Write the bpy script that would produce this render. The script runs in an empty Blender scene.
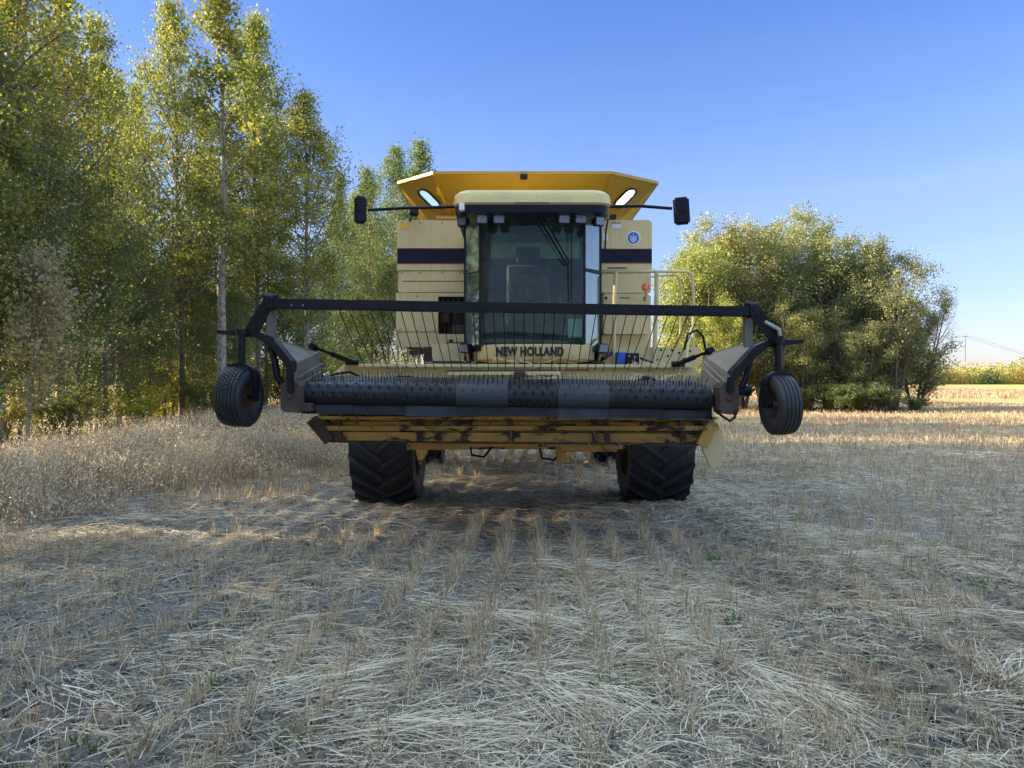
import bpy, bmesh, math, random
import numpy as np
from mathutils import Vector, Matrix
rnd = random.Random(7)
rs = np.random.RandomState(11)
C = bpy.context.scene.collection
F = 769.0; EYE = 1.4
def U(px, py, Y):
    """point on the plane at depth Y that stands at this place of the photograph"""
    return Vector(((px-512)*Y/F, Y, EYE+(384-py)*Y/F))
def UX(px, Y): return (px-512)*Y/F
def UZ(py, Y): return EYE+(384-py)*Y/F

# ------------------------------------------------------------------ materials
def nt(name):
    m = bpy.data.materials.new(name); m.use_nodes = True
    t = m.node_tree; b = t.nodes['Principled BSDF']
    return m, t, b
def N(t, typ, **k):
    n = t.nodes.new(typ)
    for a, v in k.items():
        if a in n.inputs: n.inputs[a].default_value = v
        else: setattr(n, a, v)
    return n
def ramp(t, stops, src):
    r = t.nodes.new('ShaderNodeValToRGB'); cr = r.color_ramp
    while len(cr.elements) > 1: cr.elements.remove(cr.elements[0])
    cr.elements[0].position = stops[0][0]; cr.elements[0].color = (*stops[0][1], 1)
    for p, c in stops[1:]:
        e = cr.elements.new(p); e.color = (*c, 1)
    t.links.new(src, r.inputs[0]); return r.outputs[0]
def mixc(t, fac, a, b):
    m = t.nodes.new('ShaderNodeMix'); m.data_type = 'RGBA'
    for i, v in ((0, fac), (6, a), (7, b)):
        if isinstance(v, (int, float)): m.inputs[i].default_value = v
        elif isinstance(v, tuple): m.inputs[i].default_value = (*v, 1)
        else: t.links.new(v, m.inputs[i])
    return m.outputs[2]
def noise(t, scale, detail=4, rough=.6, vec=None, dist=0):
    n = N(t, 'ShaderNodeTexNoise'); n.inputs['Scale'].default_value = scale
    n.inputs['Detail'].default_value = detail; n.inputs['Roughness'].default_value = rough
    n.inputs['Distortion'].default_value = dist
    if vec is not None: t.links.new(vec, n.inputs['Vector'])
    return n.outputs[0]
def geopos(t): return N(t, 'ShaderNodeNewGeometry').outputs['Position']
def stretch(t, sx, sy, sz):
    m = N(t, 'ShaderNodeMapping'); m.inputs['Scale'].default_value = (sx, sy, sz)
    t.links.new(geopos(t), m.inputs['Vector']); return m.outputs[0]
def bump(t, b, h, strength=.3, dist=.01):
    n = N(t, 'ShaderNodeBump'); n.inputs['Strength'].default_value = strength; n.inputs['Distance'].default_value = dist
    t.links.new(h, n.inputs['Height']); t.links.new(n.outputs[0], b.inputs['Normal'])
def paint(name, col, rough=.45, dirt=(.22, .17, .11), amount=.5, rust=None, rustamt=.55, metal=0, coat=0.0, spec=.5):
    """worn painted metal: dust film, fine streaks, optional rust patches"""
    m, t, b = nt(name)
    p = geopos(t)
    d = ramp(t, [(.42, (0, 0, 0)), (.75, (1, 1, 1))], noise(t, 2.2, 7, .68, p, .4))
    s = ramp(t, [(.5, (0, 0, 0)), (.8, (1, 1, 1))], noise(t, 3, 5, .6, stretch(t, 9, 9, .8)))
    mx = N(t, 'ShaderNodeMath', operation='MAXIMUM'); t.links.new(d, mx.inputs[0]); t.links.new(s, mx.inputs[1])
    sc = N(t, 'ShaderNodeMath', operation='MULTIPLY'); t.links.new(mx.outputs[0], sc.inputs[0]); sc.inputs[1].default_value = amount
    c = mixc(t, sc.outputs[0], col, dirt)
    rr = ramp(t, [(.35, (rough*.8,)*3), (.7, (min(1, rough*1.45),)*3)], noise(t, 7, 4, .6, p))
    if rust:
        rf = ramp(t, [(rustamt, (0, 0, 0)), (rustamt+.05, (1, 1, 1))], noise(t, 5.5, 9, .72, stretch(t, .6, 1, 1.3), .7))
        rc = mixc(t, noise(t, 30, 4), rust, tuple(v*.35 for v in rust))
        c = mixc(t, rf, c, rc)
        bump(t, b, rf, .25, .003)
    else:
        bump(t, b, noise(t, 1.6, 2, .5, p), .12, .02)
    t.links.new(c, b.inputs['Base Color']); t.links.new(rr, b.inputs['Roughness'])
    b.inputs['Specular IOR Level'].default_value = spec; b.inputs['Metallic'].default_value = metal; b.inputs['Coat Weight'].default_value = coat
    return m
M = {}
def leafmat_(name):
    m = bpy.data.materials.new(name); m.use_nodes = True; t = m.node_tree; t.nodes.clear()
    o = N(t, 'ShaderNodeOutputMaterial'); mx = N(t, 'ShaderNodeMixShader'); tr = N(t, 'ShaderNodeBsdfTransparent')
    tl = N(t, 'ShaderNodeBsdfTranslucent'); tl.inputs[0].default_value = (.9, .92, .95, 1); mx.inputs[0].default_value = .55
    t.links.new(tr.outputs[0], mx.inputs[1]); t.links.new(tl.outputs[0], mx.inputs[2]); t.links.new(mx.outputs[0], o.inputs[0]); return m
M['cream'] = paint('cream_paint', (.66, .505, .235), .42, (.36, .28, .155), .6, coat=.15)
M['roof'] = paint('roof_yellow_cream', (.65, .51, .21), .42, (.36, .28, .155), .4)
M['cream2'] = paint('header_cream_paint', (.66, .55, .27), .5, (.40, .34, .20), .55, (.17, .07, .03), .68)
M['gold'] = paint('tank_yellow_paint', (.46, .285, .018), .4, (.40, .25, .07), .35, coat=.1)
M['rusty'] = paint('rusty_yellow_paint', (.56, .33, .06), .55, (.22, .14, .07), .8, (.06, .026, .018), .53)
M['rust'] = paint('rusty_steel', (.055, .038, .030), .8, (.09, .065, .045), .5, (.09, .04, .025), .5)
M['black'] = paint('black_paint', (.004, .005, .009), .38, (.03, .027, .025), .12, spec=.22)
M['tan'] = paint('sun_bleached_sheet', (.26, .21, .16), .7, (.36, .29, .21), .6)
M['grey'] = paint('dusty_grey_sheet', (.10, .095, .085), .55, (.26, .21, .15), .6)
M['steel'] = paint('bare_steel', (.30, .29, .28), .4, (.15, .11, .07), .5, metal=.8)
M['rubber'] = paint('tyre_rubber', (.014, .016, .022), .5, (.11, .10, .085), .32, spec=.42)
M['belt'] = paint('belt_rubber', (.008, .010, .015), .42, (.05, .046, .04), .22, spec=.32)
M['belt_new'] = paint('newer_belt_rubber', (.032, .036, .046), .5, (.11, .10, .085), .3, spec=.35)
M['dark'] = paint('dark_cab_plastic', (.008, .011, .015), .45, (.03, .028, .025), .2, spec=.25)
M['trim'] = paint('visor_plastic', (.012, .018, .042), .35, (.04, .036, .032), .15, spec=.4)
M['navy'] = paint('navy_decal', (.006, .006, .022), .4, (.04, .03, .03), .15, spec=.2)
M['red'] = paint('red_decal', (.22, .02, .03), .4, (.2, .1, .08), .2)
M['lettering'] = paint('black_decal', (.006, .006, .007), .35, (.05, .04, .03), .1)
M['white'] = paint('white_plastic', (.78, .78, .76), .4, (.5, .45, .38), .3)
M['blue'] = paint('blue_plastic', (.015, .09, .42), .35, (.1, .1, .1), .2)
M['orange'] = paint('amber_plastic', (.85, .16, .02), .3, (.3, .1, .05), .1)
M['yellow'] = paint('yellow_sticker', (.72, .42, .02), .4, (.4, .3, .1), .2)
M['fabric'] = paint('seat_fabric', (.03, .04, .045), .9, (.1, .09, .08), .2)
M['liner'] = paint('pale_green_panel', (.42, .60, .50), .7, (.3, .4, .33), .3)
M['wood'] = paint('weathered_pole_wood', (.20, .16, .12), .9, (.1, .08, .06), .4)
def glass(name, tint, refl=1.0, rough=.03, dust=.04, base=0.0):
    m = bpy.data.materials.new(name); m.use_nodes = True; t = m.node_tree; t.nodes.clear()
    o = N(t, 'ShaderNodeOutputMaterial'); mx = N(t, 'ShaderNodeMixShader')
    tr = N(t, 'ShaderNodeBsdfTransparent'); tr.inputs[0].default_value = (*tint, 1)
    g = N(t, 'ShaderNodeBsdfGlossy'); g.inputs['Roughness'].default_value = rough
    g.inputs[0].default_value = (.92, .97, 1, 1)
    f = N(t, 'ShaderNodeFresnel'); f.inputs[0].default_value = 1.52
    ad = N(t, 'ShaderNodeMath', operation='MULTIPLY_ADD'); t.links.new(f.outputs[0], ad.inputs[0])
    ad.inputs[1].default_value = refl; ad.inputs[2].default_value = base; ad.use_clamp = True
    t.links.new(ad.outputs[0], mx.inputs[0]); t.links.new(tr.outputs[0], mx.inputs[1]); t.links.new(g.outputs[0], mx.inputs[2])
    # film of dust, its green tint painting a pale reflection into the glass
    df = N(t, 'ShaderNodeBsdfDiffuse'); df.inputs[0].default_value = (.33, .50, .43, 1)
    m2 = N(t, 'ShaderNodeMixShader')
    d = ramp(t, [(.35, (dust*.15,)*3), (.8, (dust,)*3)], noise(t, 2.5, 6, .65, geopos(t)))
    t.links.new(d, m2.inputs[0]); t.links.new(mx.outputs[0], m2.inputs[1]); t.links.new(df.outputs[0], m2.inputs[2])
    t.links.new(m2.outputs[0], o.inputs[0]); return m
M['glass'] = glass('tinted_cab_glass', (.55, .72, .66), .75, .03, .10)
M['sideglass'] = glass('side_cab_glass', (.25, .36, .33), 3.2, .03, .34)
M['pane'] = glass('clear_plastic_pane', (.93, .96, .98), .3, .1)
M['rearglass'] = glass('pale_rear_glass', (.7, .9, .82), .3, .1, .75)  # heavy green veil paints the mint reflection into the rear pane
M['milky'] = leafmat_('milky_plastic_pane')
m, t, b = nt('lamp_lens'); M['lens'] = m
b.inputs['Base Color'].default_value = (.20, .21, .23, 1); b.inputs['Roughness'].default_value = .2; b.inputs['Metallic'].default_value = .5
v = N(t, 'ShaderNodeTexVoronoi'); v.inputs['Scale'].default_value = 60; t.links.new(geopos(t), v.inputs['Vector']); bump(t, b, v.outputs[0], .5, .004)
m, t, b = nt('mirror_back'); M['mirror'] = m
b.inputs['Base Color'].default_value = (.02, .022, .027, 1); b.inputs['Roughness'].default_value = .35

def leafmat(name, stops, trans=.35, rough=.55, tcol=(1.6, 1.7, .8)):
    m = bpy.data.materials.new(name); m.use_nodes = True; t = m.node_tree; t.nodes.clear()
    o = N(t, 'ShaderNodeOutputMaterial')
    a = N(t, 'ShaderNodeAttribute', attribute_name='var')
    c = ramp(t, stops, a.outputs['Fac'])
    oi = N(t, 'ShaderNodeObjectInfo')
    mm = N(t, 'ShaderNodeMix'); mm.data_type = 'RGBA'; mm.blend_type = 'MULTIPLY'; mm.inputs[0].default_value = 1
    t.links.new(c, mm.inputs[6]); t.links.new(oi.outputs['Color'], mm.inputs[7]); c = mm.outputs[2]
    d = N(t, 'ShaderNodeBsdfPrincipled'); d.inputs['Roughness'].default_value = rough; t.links.new(c, d.inputs['Base Color'])
    d.inputs['Specular IOR Level'].default_value = .35
    tr = N(t, 'ShaderNodeBsdfTranslucent')
    g = N(t, 'ShaderNodeMix'); g.data_type = 'RGBA'; g.blend_type = 'MULTIPLY'; g.inputs[0].default_value = 1
    t.links.new(c, g.inputs[6]); g.inputs[7].default_value = (*tcol, 1)
    t.links.new(g.outputs[2], tr.inputs[0])
    mx = N(t, 'ShaderNodeMixShader'); mx.inputs[0].default_value = trans
    t.links.new(d.outputs[0], mx.inputs[1]); t.links.new(tr.outputs[0], mx.inputs[2]); t.links.new(mx.outputs[0], o.inputs[0])
    return m
M['leaf'] = leafmat('aspen_leaf', [(0, (.065, .088, .035)), (.3, (.125, .148, .05)), (.6, (.23, .23, .065)), (.85, (.38, .34, .065)), (1, (.46, .35, .06))])
M['leaf_dark'] = leafmat('dark_green_leaf', [(0, (.05, .078, .032)), (.5, (.10, .135, .048)), (.85, (.20, .205, .06)), (1, (.22, .20, .05))], .3)
M['leaf_pale'] = leafmat('dry_pale_leaf', [(0, (.16, .16, .08)), (.5, (.33, .29, .18)), (1, (.50, .42, .31))], .3)
M['leaf_olive'] = leafmat('willow_leaf', [(0, (.06, .08, .03)), (.4, (.12, .13, .05)), (.7, (.21, .205, .08)), (1, (.33, .25, .10))], .26)
M['leaf_far'] = leafmat('far_leaf', [(0, (.06, .09, .04)), (.25, (.12, .15, .05)), (.5, (.24, .24, .08)), (1, (.38, .29, .09))], .35)
def strawmat(name, stops, trans=.15):
    m = leafmat(name, stops, trans, .5, (1.2, 1.12, .85))
    return m
M['straw'] = strawmat('dry_straw', [(0, (.13, .085, .05)), (.25, (.34, .25, .15)), (.6, (.60, .49, .33)), (1, (.82, .73, .57))])
M['stubble'] = strawmat('stubble_straw', [(0, (.10, .070, .042)), (.45, (.34, .25, .15)), (1, (.66, .54, .36))])
M['grass'] = strawmat('ripe_dry_grass', [(0, (.08, .055, .035)), (.45, (.34, .25, .155)), (.75, (.56, .49, .37)), (1, (.80, .75, .63))], .25)
M['weed'] = leafmat('weed_leaf', [(0, (.04, .09, .02)), (1, (.12, .2, .05))], .3)
def barkmat(name, a, bcol):
    m, t, b = nt(name)
    c = mixc(t, ramp(t, [(.47, (0, 0, 0)), (.6, (1, 1, 1))], noise(t, 2.2, 8, .75, stretch(t, 6, 6, 4))), a, bcol)
    t.links.new(c, b.inputs['Base Color']); b.inputs['Roughness'].default_value = .9
    bump(t, b, noise(t, 12, 6, .7, stretch(t, 1, 1, .3)), .6, .02); return m
M['bark_pale'] = barkmat('pale_aspen_bark', (.28, .27, .21), (.06, .05, .04))
M['bark'] = barkmat('grey_brown_bark', (.16, .13, .10), (.05, .04, .03))
# soil
m, t, b = nt('field_soil'); M['soil'] = m
p = geopos(t)
sep = N(t, 'ShaderNodeSeparateXYZ'); t.links.new(p, sep.inputs[0])
soil = mixc(t, noise(t, 6, 8, .7, p), (.12, .11, .10), (.47, .44, .41))
soil = mixc(t, ramp(t, [(.45, (0, 0, 0)), (.6, (1, 1, 1))], noise(t, 1.3, 5, .6, p)), soil, (.34, .31, .275))
chaff = ramp(t, [(.52, (0, 0, 0)), (.62, (1, 1, 1))], noise(t, 55, 5, .75, stretch(t, 1, .5, 1), 1.2))
soil = mixc(t, ramp(t, [(.50, (0, 0, 0)), (.60, (1, 1, 1))], noise(t, 19, 6, .7, p, .6)), soil, (.055, .047, .040))  # dark noise patches paint crevice shade between the straw into the soil
soil2 = mixc(t, chaff, soil, (.52, .43, .29))
far = ramp(t, [(0, (0, 0, 0)), (1, (1, 1, 1))], None or sep.outputs[1]) if False else None
mr = N(t, 'ShaderNodeMapRange'); mr.inputs['From Min'].default_value = 9; mr.inputs['From Max'].default_value = 30
t.links.new(sep.outputs[1], mr.inputs['Value'])
st = mixc(t, ramp(t, [(.35, (0, 0, 0)), (.65, (1, 1, 1))], noise(t, .22, 8, .7, stretch(t, .2, 1, 1))), (.56, .37, .13), (.76, .52, .23))
st = mixc(t, ramp(t, [(.40, (0, 0, 0)), (.7, (1, 1, 1))], noise(t, 3, 8, .8, stretch(t, .3, 1, 1))), (.40, .24, .08), st)
t.links.new(mixc(t, mr.outputs[0], soil2, st), b.inputs['Base Color'])
b.inputs['Roughness'].default_value = .95; b.inputs['Specular IOR Level'].default_value = .15
far2 = None
bump(t, b, noise(t, 34, 10, .78, p), 1.0, .045)

# ------------------------------------------------------------------ object helpers
def tag(o, label=None, cat=None, group=None, kind=None):
    if label: o['label'] = label
    if cat: o['category'] = cat
    if group: o['group'] = group
    if kind: o['kind'] = kind
    return o
def thing(name, loc, label, cat, group=None):
    o = bpy.data.objects.new(name, None); C.objects.link(o); o.location = loc; o.empty_display_size = .3
    return tag(o, label, cat, group)
def root_loc(o):
    v = Vector((0, 0, 0))
    while o is not None: v += o.location; o = o.parent
    return v
class MB:
    def __init__(s): s.v = []; s.f = []; s.mi = []
    def add(s, vs, fs):
        k = len(s.v); s.v += [tuple(v) for v in vs]; s.f += [tuple(i+k for i in f) for f in fs]; return s
    def box(s, x0, x1, y0, y1, z0, z1, bev=0, rot=None, seg=2):
        bm = bmesh.new(); bmesh.ops.create_cube(bm, size=1)
        c = Vector(((x0+x1)/2, (y0+y1)/2, (z0+z1)/2))
        for v in bm.verts: v.co = Vector((v.co.x*abs(x1-x0), v.co.y*abs(y1-y0), v.co.z*abs(z1-z0)))
        if bev:
            bmesh.ops.bevel(bm, geom=bm.edges[:], offset=min(bev, .45*min(abs(x1-x0), abs(y1-y0), abs(z1-z0))), segments=seg, affect='EDGES', profile=.6)
        s.frombm(bm, c, rot); return s
    def frombm(s, bm, c=Vector((0, 0, 0)), rot=None):
        bm.verts.index_update()
        vs = [(rot @ v.co if rot else v.co)+c for v in bm.verts]
        s.add(vs, [[v.index for v in f.verts] for f in bm.faces]); bm.free()
    def tube(s, pts, r, n=8, caps=True):
        pts = [Vector(p) for p in pts]; rr = r if isinstance(r, (list, tuple)) else [r]*len(pts)
        rings = []; prev = None
        for i, p in enumerate(pts):
            d = (pts[min(i+1, len(pts)-1)]-pts[max(i-1, 0)])
            if d.length < 1e-9: d = Vector((0, 0, 1))
            d.normalize()
            if prev is None:
                u = d.orthogonal().normalized()
            else:
                u = prev-d*prev.dot(d)
                u = u.normalized() if u.length > 1e-6 else d.orthogonal().normalized()
            prev = u; w = d.cross(u)
            rings.append([p+(u*math.cos(2*math.pi*k/n)+w*math.sin(2*math.pi*k/n))*rr[i] for k in range(n)])
        vs = [v for r_ in rings for v in r_]; fs = []
        for i in range(len(rings)-1):
            for k in range(n):
                a = i*n+k; b_ = i*n+(k+1) % n; fs.append((a, b_, b_+n, a+n))
        if caps: fs.append(tuple(range(n-1, -1, -1))); fs.append(tuple((len(rings)-1)*n+k for k in range(n)))
        return s.add(vs, fs)
    def bar(s, a, b_, w, h, up=Vector((0, 0, 1)), bev=0):
        a = Vector(a); b_ = Vector(b_); d = b_-a; L = d.length; d.normalize()
        x = d; z = (up-x*up.dot(x)); z = z.normalized() if z.length > 1e-4 else x.orthogonal().normalized(); y = z.cross(x)
        rot = Matrix((x, y, z)).transposed()
        bm = bmesh.new(); bmesh.ops.create_cube(bm, size=1)
        for v in bm.verts: v.co = Vector((v.co.x*L, v.co.y*w, v.co.z*h))
        if bev: bmesh.ops.bevel(bm, geom=bm.edges[:], offset=bev, segments=2, affect='EDGES')
        s.frombm(bm, (a+b_)/2, rot); return s
    def plate(s, pts, thick, direction=None):
        """polygon in space given thickness"""
        pts = [Vector(p) for p in pts]; n = len(pts)
        nrm = Vector((0, 0, 0))
        for i in range(n): nrm += (pts[i]-pts[0]).cross(pts[(i+1) % n]-pts[0])
        nrm.normalize(); d = Vector(direction).normalized() if direction else nrm
        o = [p+d*thick for p in pts]
        fs = [tuple(range(n)), tuple(range(2*n-1, n-1, -1))]+[(i, i+n, (i+1) % n+n, (i+1) % n) for i in range(n)]
        return s.add(pts+o, fs)
    def lathe(s, prof, n=48, c=Vector((0, 0, 0)), rot=None, closed=False):
        """prof: (axial x, radius); axis X"""
        vs = []; m_ = len(prof)
        for k in range(n):
            a = 2*math.pi*k/n
            for x, r in prof: vs.append(Vector((x, r*math.cos(a), r*math.sin(a))))
        fs = []
        for k in range(n):
            k2 = (k+1) % n
            for i in range(m_ if closed else m_-1):
                j = (i+1) % m_; fs.append((k*m_+i, k*m_+j, k2*m_+j, k2*m_+i))
        vs = [(rot @ v if rot else v)+c for v in vs]
        return s.add(vs, fs)
    def build(s, name, mat, parent=None, smooth=False, label=None, kind=None):
        me = bpy.data.meshes.new(name)
        off = root_loc(parent) if parent else Vector((0, 0, 0))
        me.from_pydata([tuple(Vector(v)-off) for v in s.v], [], s.f); me.validate()
        bm = bmesh.new(); bm.from_mesh(me); bmesh.ops.recalc_face_normals(bm, faces=bm.faces[:]); bm.to_mesh(me); bm.free()
        if smooth:
            me.polygons.foreach_set('use_smooth', [True]*len(me.polygons)); 
            try: me.set_sharp_from_angle(angle=math.radians(35))
            except Exception: pass
        me.materials.append(mat)
        o = bpy.data.objects.new(name, me); C.objects.link(o); o.parent = parent
        return tag(o, label, kind=kind)
def npmesh(name, V, quads, mat, var=None, parent=None, tris=None):
    """big mesh from numpy arrays of vertices and quads"""
    me = bpy.data.meshes.new(name); nq = len(quads)
    me.vertices.add(len(V)); me.vertices.foreach_set('co', V.astype(np.float32).ravel())
    me.loops.add(nq*4); me.loops.foreach_set('vertex_index', quads.astype(np.int32).ravel())
    me.polygons.add(nq); me.polygons.foreach_set('loop_start', np.arange(0, nq*4, 4, dtype=np.int32))
    me.update(calc_edges=True)
    if var is not None:
        a = me.attributes.new('var', 'FLOAT', 'POINT'); a.data.foreach_set('value', var.astype(np.float32))
    me.materials.append(mat); return me
def link(name, me, parent=None, loc=(0, 0, 0)):
    o = bpy.data.objects.new(name, me); C.objects.link(o); o.parent = parent; o.location = loc; return o

# ------------------------------------------------------------------ noise and ground
def hsh(i, j, s):
    v = np.sin(i*127.1+j*311.7+s*74.7)*43758.5453
    return v-np.floor(v)
def vn(x, y, s=0):
    xi = np.floor(x); yi = np.floor(y); fx = x-xi; fy = y-yi
    fx = fx*fx*(3-2*fx); fy = fy*fy*(3-2*fy)
    a = hsh(xi, yi, s); b_ = hsh(xi+1, yi, s); c_ = hsh(xi, yi+1, s); d_ = hsh(xi+1, yi+1, s)
    return (a*(1-fx)+b_*fx)*(1-fy)+(c_*(1-fx)+d_*fx)*fy
ROW = .037   # the drilled rows run nearly along the view
def gh(x, y):
    x = np.asarray(x, float); y = np.asarray(y, float)
    near = np.clip(1-(np.hypot(x, y)-25)/30, 0, 1)
    u = x-ROW*y
    h = .05*(vn(x*.45, y*.45, 1)-.5)+.045*(vn(x*2.1, y*2.1, 2)-.5)+.07*(vn(x*7, y*6, 3)-.5)*vn(x*.9, y*.9, 9)+.030*(vn(x*15, y*15, 4)-.5)*(.3+vn(x*1.7, y*1.7, 8))+.010*(vn(x*31, y*31, 14)-.5)
    h = h+.018*np.cos(u/.30*2*np.pi)
    # lugs pressed into the wheel track at the lower left and before the machine
    for cx, w in ((-2.0, .42), (-1.45, 0), (1.65, .4)):
        if w:
            m_ = np.exp(-((x-cx-ROW*y)/w)**4)*(y < 8.5)
            h = h+m_*(-.035+.028*np.sign(np.sin((y+np.abs(u-cx)*.8)*2*np.pi/.24)))
    t_ = np.clip((y-60)/190, 0, 1)
    return h*near*1.0+1.25*t_*t_*(3-2*t_)
def axis(n, lim, near, p0=0.0):
    u = np.linspace(-1, 1, n); k = np.arcsinh(lim/near)
    return near*np.sinh(u*k)
xs = axis(1000, 1500, 2.4); ys = axis(1100, 2200, 2.8)+5.0
XX, YY = np.meshgrid(xs, ys); ZZ = gh(XX, YY)
V = np.stack([XX.ravel(), YY.ravel(), ZZ.ravel()], 1)
nx = len(xs); ii = np.arange(len(ys)-1)[:, None]*nx+np.arange(nx-1)[None]
Q = np.stack([ii, ii+1, ii+nx+1, ii+nx], -1).reshape(-1, 4)
me = npmesh('ground', V, Q, M['soil']); me.polygons.foreach_set('use_smooth', np.ones(len(me.polygons), bool))
tag(link('ground', me), 'grey stubble field soil under the harvester', None, kind='structure')

# ------------------------------------------------------------------ straw, stubble, grass
def ribbons(P, D, L, W, Zup, bendv, var, nseg=2):
    """P base points, D unit directions, L lengths, W widths, bendv offset at the tip; returns V, Q, var"""
    n = len(P)
    side = np.cross(D, Zup); side /= (np.linalg.norm(side, axis=1)[:, None]+1e-9)
    rows = []
    for k in range(nseg+1):
        t_ = k/nseg
        c = P+D*(L*t_)[:, None]+bendv*(t_*t_)
        w = (W*(1-.45*t_))[:, None]*side*.5
        rows.append(c-w); rows.append(c+w)
    V = np.stack(rows, 1).reshape(-1, 3); m_ = 2*(nseg+1)
    base = (np.arange(n)*m_)[:, None]
    q = np.concatenate([np.stack([base+2*k, base+2*k+1, base+2*k+3, base+2*k+2], -1) for k in range(nseg)], 1).reshape(-1, 4)
    return V, q, np.repeat(var, m_)
def cat(parts):
    Vs, Qs, vs = [], [], []; k = 0
    for V_, q_, v_ in parts: Vs.append(V_); Qs.append(q_+k); vs.append(v_); k += len(V_)
    return np.concatenate(Vs), np.concatenate(Qs), np.concatenate(vs)
def frustum_points(n, y0, y1, pad=1.18, extra=1.2):
    y = np.sqrt(rs.rand(n)*(y1*y1-y0*y0)+y0*y0)
    x = (rs.rand(n)*2-1)*(y*.666*pad+extra)
    return x, y
def gedge(y): return -4.95+np.clip((y-7.4)*.40, 0, 2.2)-np.clip((y-14)*.10, 0, 2.2)+.18*np.sin(y*1.3)
def in_grass(x, y):      # the strip of uncut grass at the left
    return x < gedge(y)+(vn(x*2, y*2, 21)-.5)*.5+(vn(x*.7, y*.7, 22)-.5)*.9
def under(x, y):         # wheels stand here
    return ((np.abs(x+1.45) < .45) | (np.abs(x-1.67) < .45)) & (np.abs(y-9.4) < .6)
parts = []
def litter(n, y0, y1, lmin, lmax, w, lift, dens=.5, pad=1.18):
    x, y = frustum_points(n, y0, y1, pad)
    clump = .55*vn(x*.55+3, y*.8, 31)+.45*vn(x*2.2, y*2.2, 32)
    swath = np.exp(-((x-.06*y+.25)/1.25)**2)*.30*(y < 4.6)-.30*np.exp(-((x-.1)/1.5)**4-((y-6.6)/1.9)**4)+np.exp(-((x-2.6)/1.3)**2)*.15
    keep = (rs.rand(n) < np.clip((clump+swath-dens)*2.6+.22, .10, 1)*(1-.55*(np.exp(-((x+2.6+.0*y)/1.3)**2)*(y < 9)))) & ~under(x, y)
    x, y, clump, swath = x[keep], y[keep], clump[keep], swath[keep]; n = len(x)
    ang = (vn(x*.5+9, y*.5, 33)*2.4+vn(x*1.6, y*1.6, 34)*2.4)*math.pi+rs.normal(0, 1.35, n)
    el = np.abs(rs.normal(0, .17, n))+.02
    D = np.stack([np.cos(ang)*np.cos(el), np.sin(ang)*np.cos(el), np.sin(el)], 1)
    L = lmin+(lmax-lmin)*rs.rand(n)**1.7
    z = gh(x, y)+.004+rs.rand(n)*lift*np.clip(clump+swath, .1, 1.1)
    P = np.stack([x, y, z], 1)
    W = w*(.6+.8*rs.rand(n))
    Zu = np.tile([0, 0, 1.], (n, 1))+rs.normal(0, .5, (n, 3))
    bend = rs.normal(0, .18, (n, 3))*L[:, None]; bend[:, 2] = -np.abs(bend[:, 2])*.3-D[:, 2]*L*.6
    var = np.clip(-.05+.85*rs.rand(n)+.40*(vn(x*1.1, y*1.1, 35)-.2), 0, 1)
    parts.append(ribbons(P, D, L, W, Zu, bend, var))
litter(125000, 2.2, 7, .03, .24, .0037, .05, .36)
litter(90000, 2.2, 9, .01, .07, .0042, .012, .2)
litter(110000, 7, 14, .05, .30, .0055, .05, .38)
litter(90000, 14, 30, .08, .36, .010, .06, .38)
litter(60000, 30, 60, .12, .5, .022, .08, .35, 1.1)
# long bundles of straw lying together
def bundle(px, py, deg, n, ln, spread, w=.0045):
    Y = EYE*F/(py-384); X = UX(px, Y); a0 = math.radians(deg)
    s_ = rs.normal(0, ln*.35, n); o_ = rs.normal(0, spread, n)*(1+np.abs(s_)/ln)
    ang = a0+rs.normal(0, .36, n)+o_/spread*.10
    x = X+s_*math.cos(a0)-o_*math.sin(a0); y = Y+s_*math.sin(a0)+o_*math.cos(a0)
    el = np.abs(rs.normal(0, .09, n))
    D = np.stack([np.cos(ang)*np.cos(el), np.sin(ang)*np.cos(el), np.sin(el)], 1)
    L = .10+.30*rs.rand(n)**1.5; P = np.stack([x, y, gh(x, y)+.02+.06*rs.rand(n)*np.exp(-(o_/spread)**2)], 1)
    bend = rs.normal(0, .10, (n, 3))*L[:, None]; bend[:, 2] = -np.abs(bend[:, 2])-D[:, 2]*L*.7
    parts.append(ribbons(P, D, L, w*(.7+.6*rs.rand(n)), np.tile([0, 0, 1.], (n, 1))+rs.normal(0, .4, (n, 3)), bend, np.clip(.55+.45*rs.rand(n), 0, 1)))
for a in ((480, 625, -28, 260, .9, .07), (640, 660, 25, 220, .7, .09), (430, 740, 8, 300, .8, .12), (230, 640, 20, 240, .9, .16),
          (770, 690, -60, 260, .6, .10), (880, 560, 6, 420, 1.0, .16), (820, 535, -25, 260, .9, .10), (150, 520, 12, 220, 1.0, .10),
          (60, 690, -40, 120, .5, .15), (960, 620, -10, 240, .9, .15), (330, 700, 35, 260, .7, .15), (560, 700, -35, 240, .6, .12),
          (560, 575, 2, 120, .9, .05), (930, 470, 4, 320, 1.6, .35), (800, 455, 2, 300, 1.5, .4), (490, 482, 3, 260, .9, .3),
          (270, 580, 40, 160, .8, .15), (690, 600, -15, 160, .8, .15), (350, 520, 10, 320, 1.3, .3), (1000, 690, 40, 200, .6, .1)):
    bundle(*a)
V, Q, vv = cat(parts)
tag(link('straw_litter', npmesh('straw_litter', V, Q, M['straw'], vv)), 'loose pale straw strewn over the field', 'straw', kind='stuff')

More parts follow.
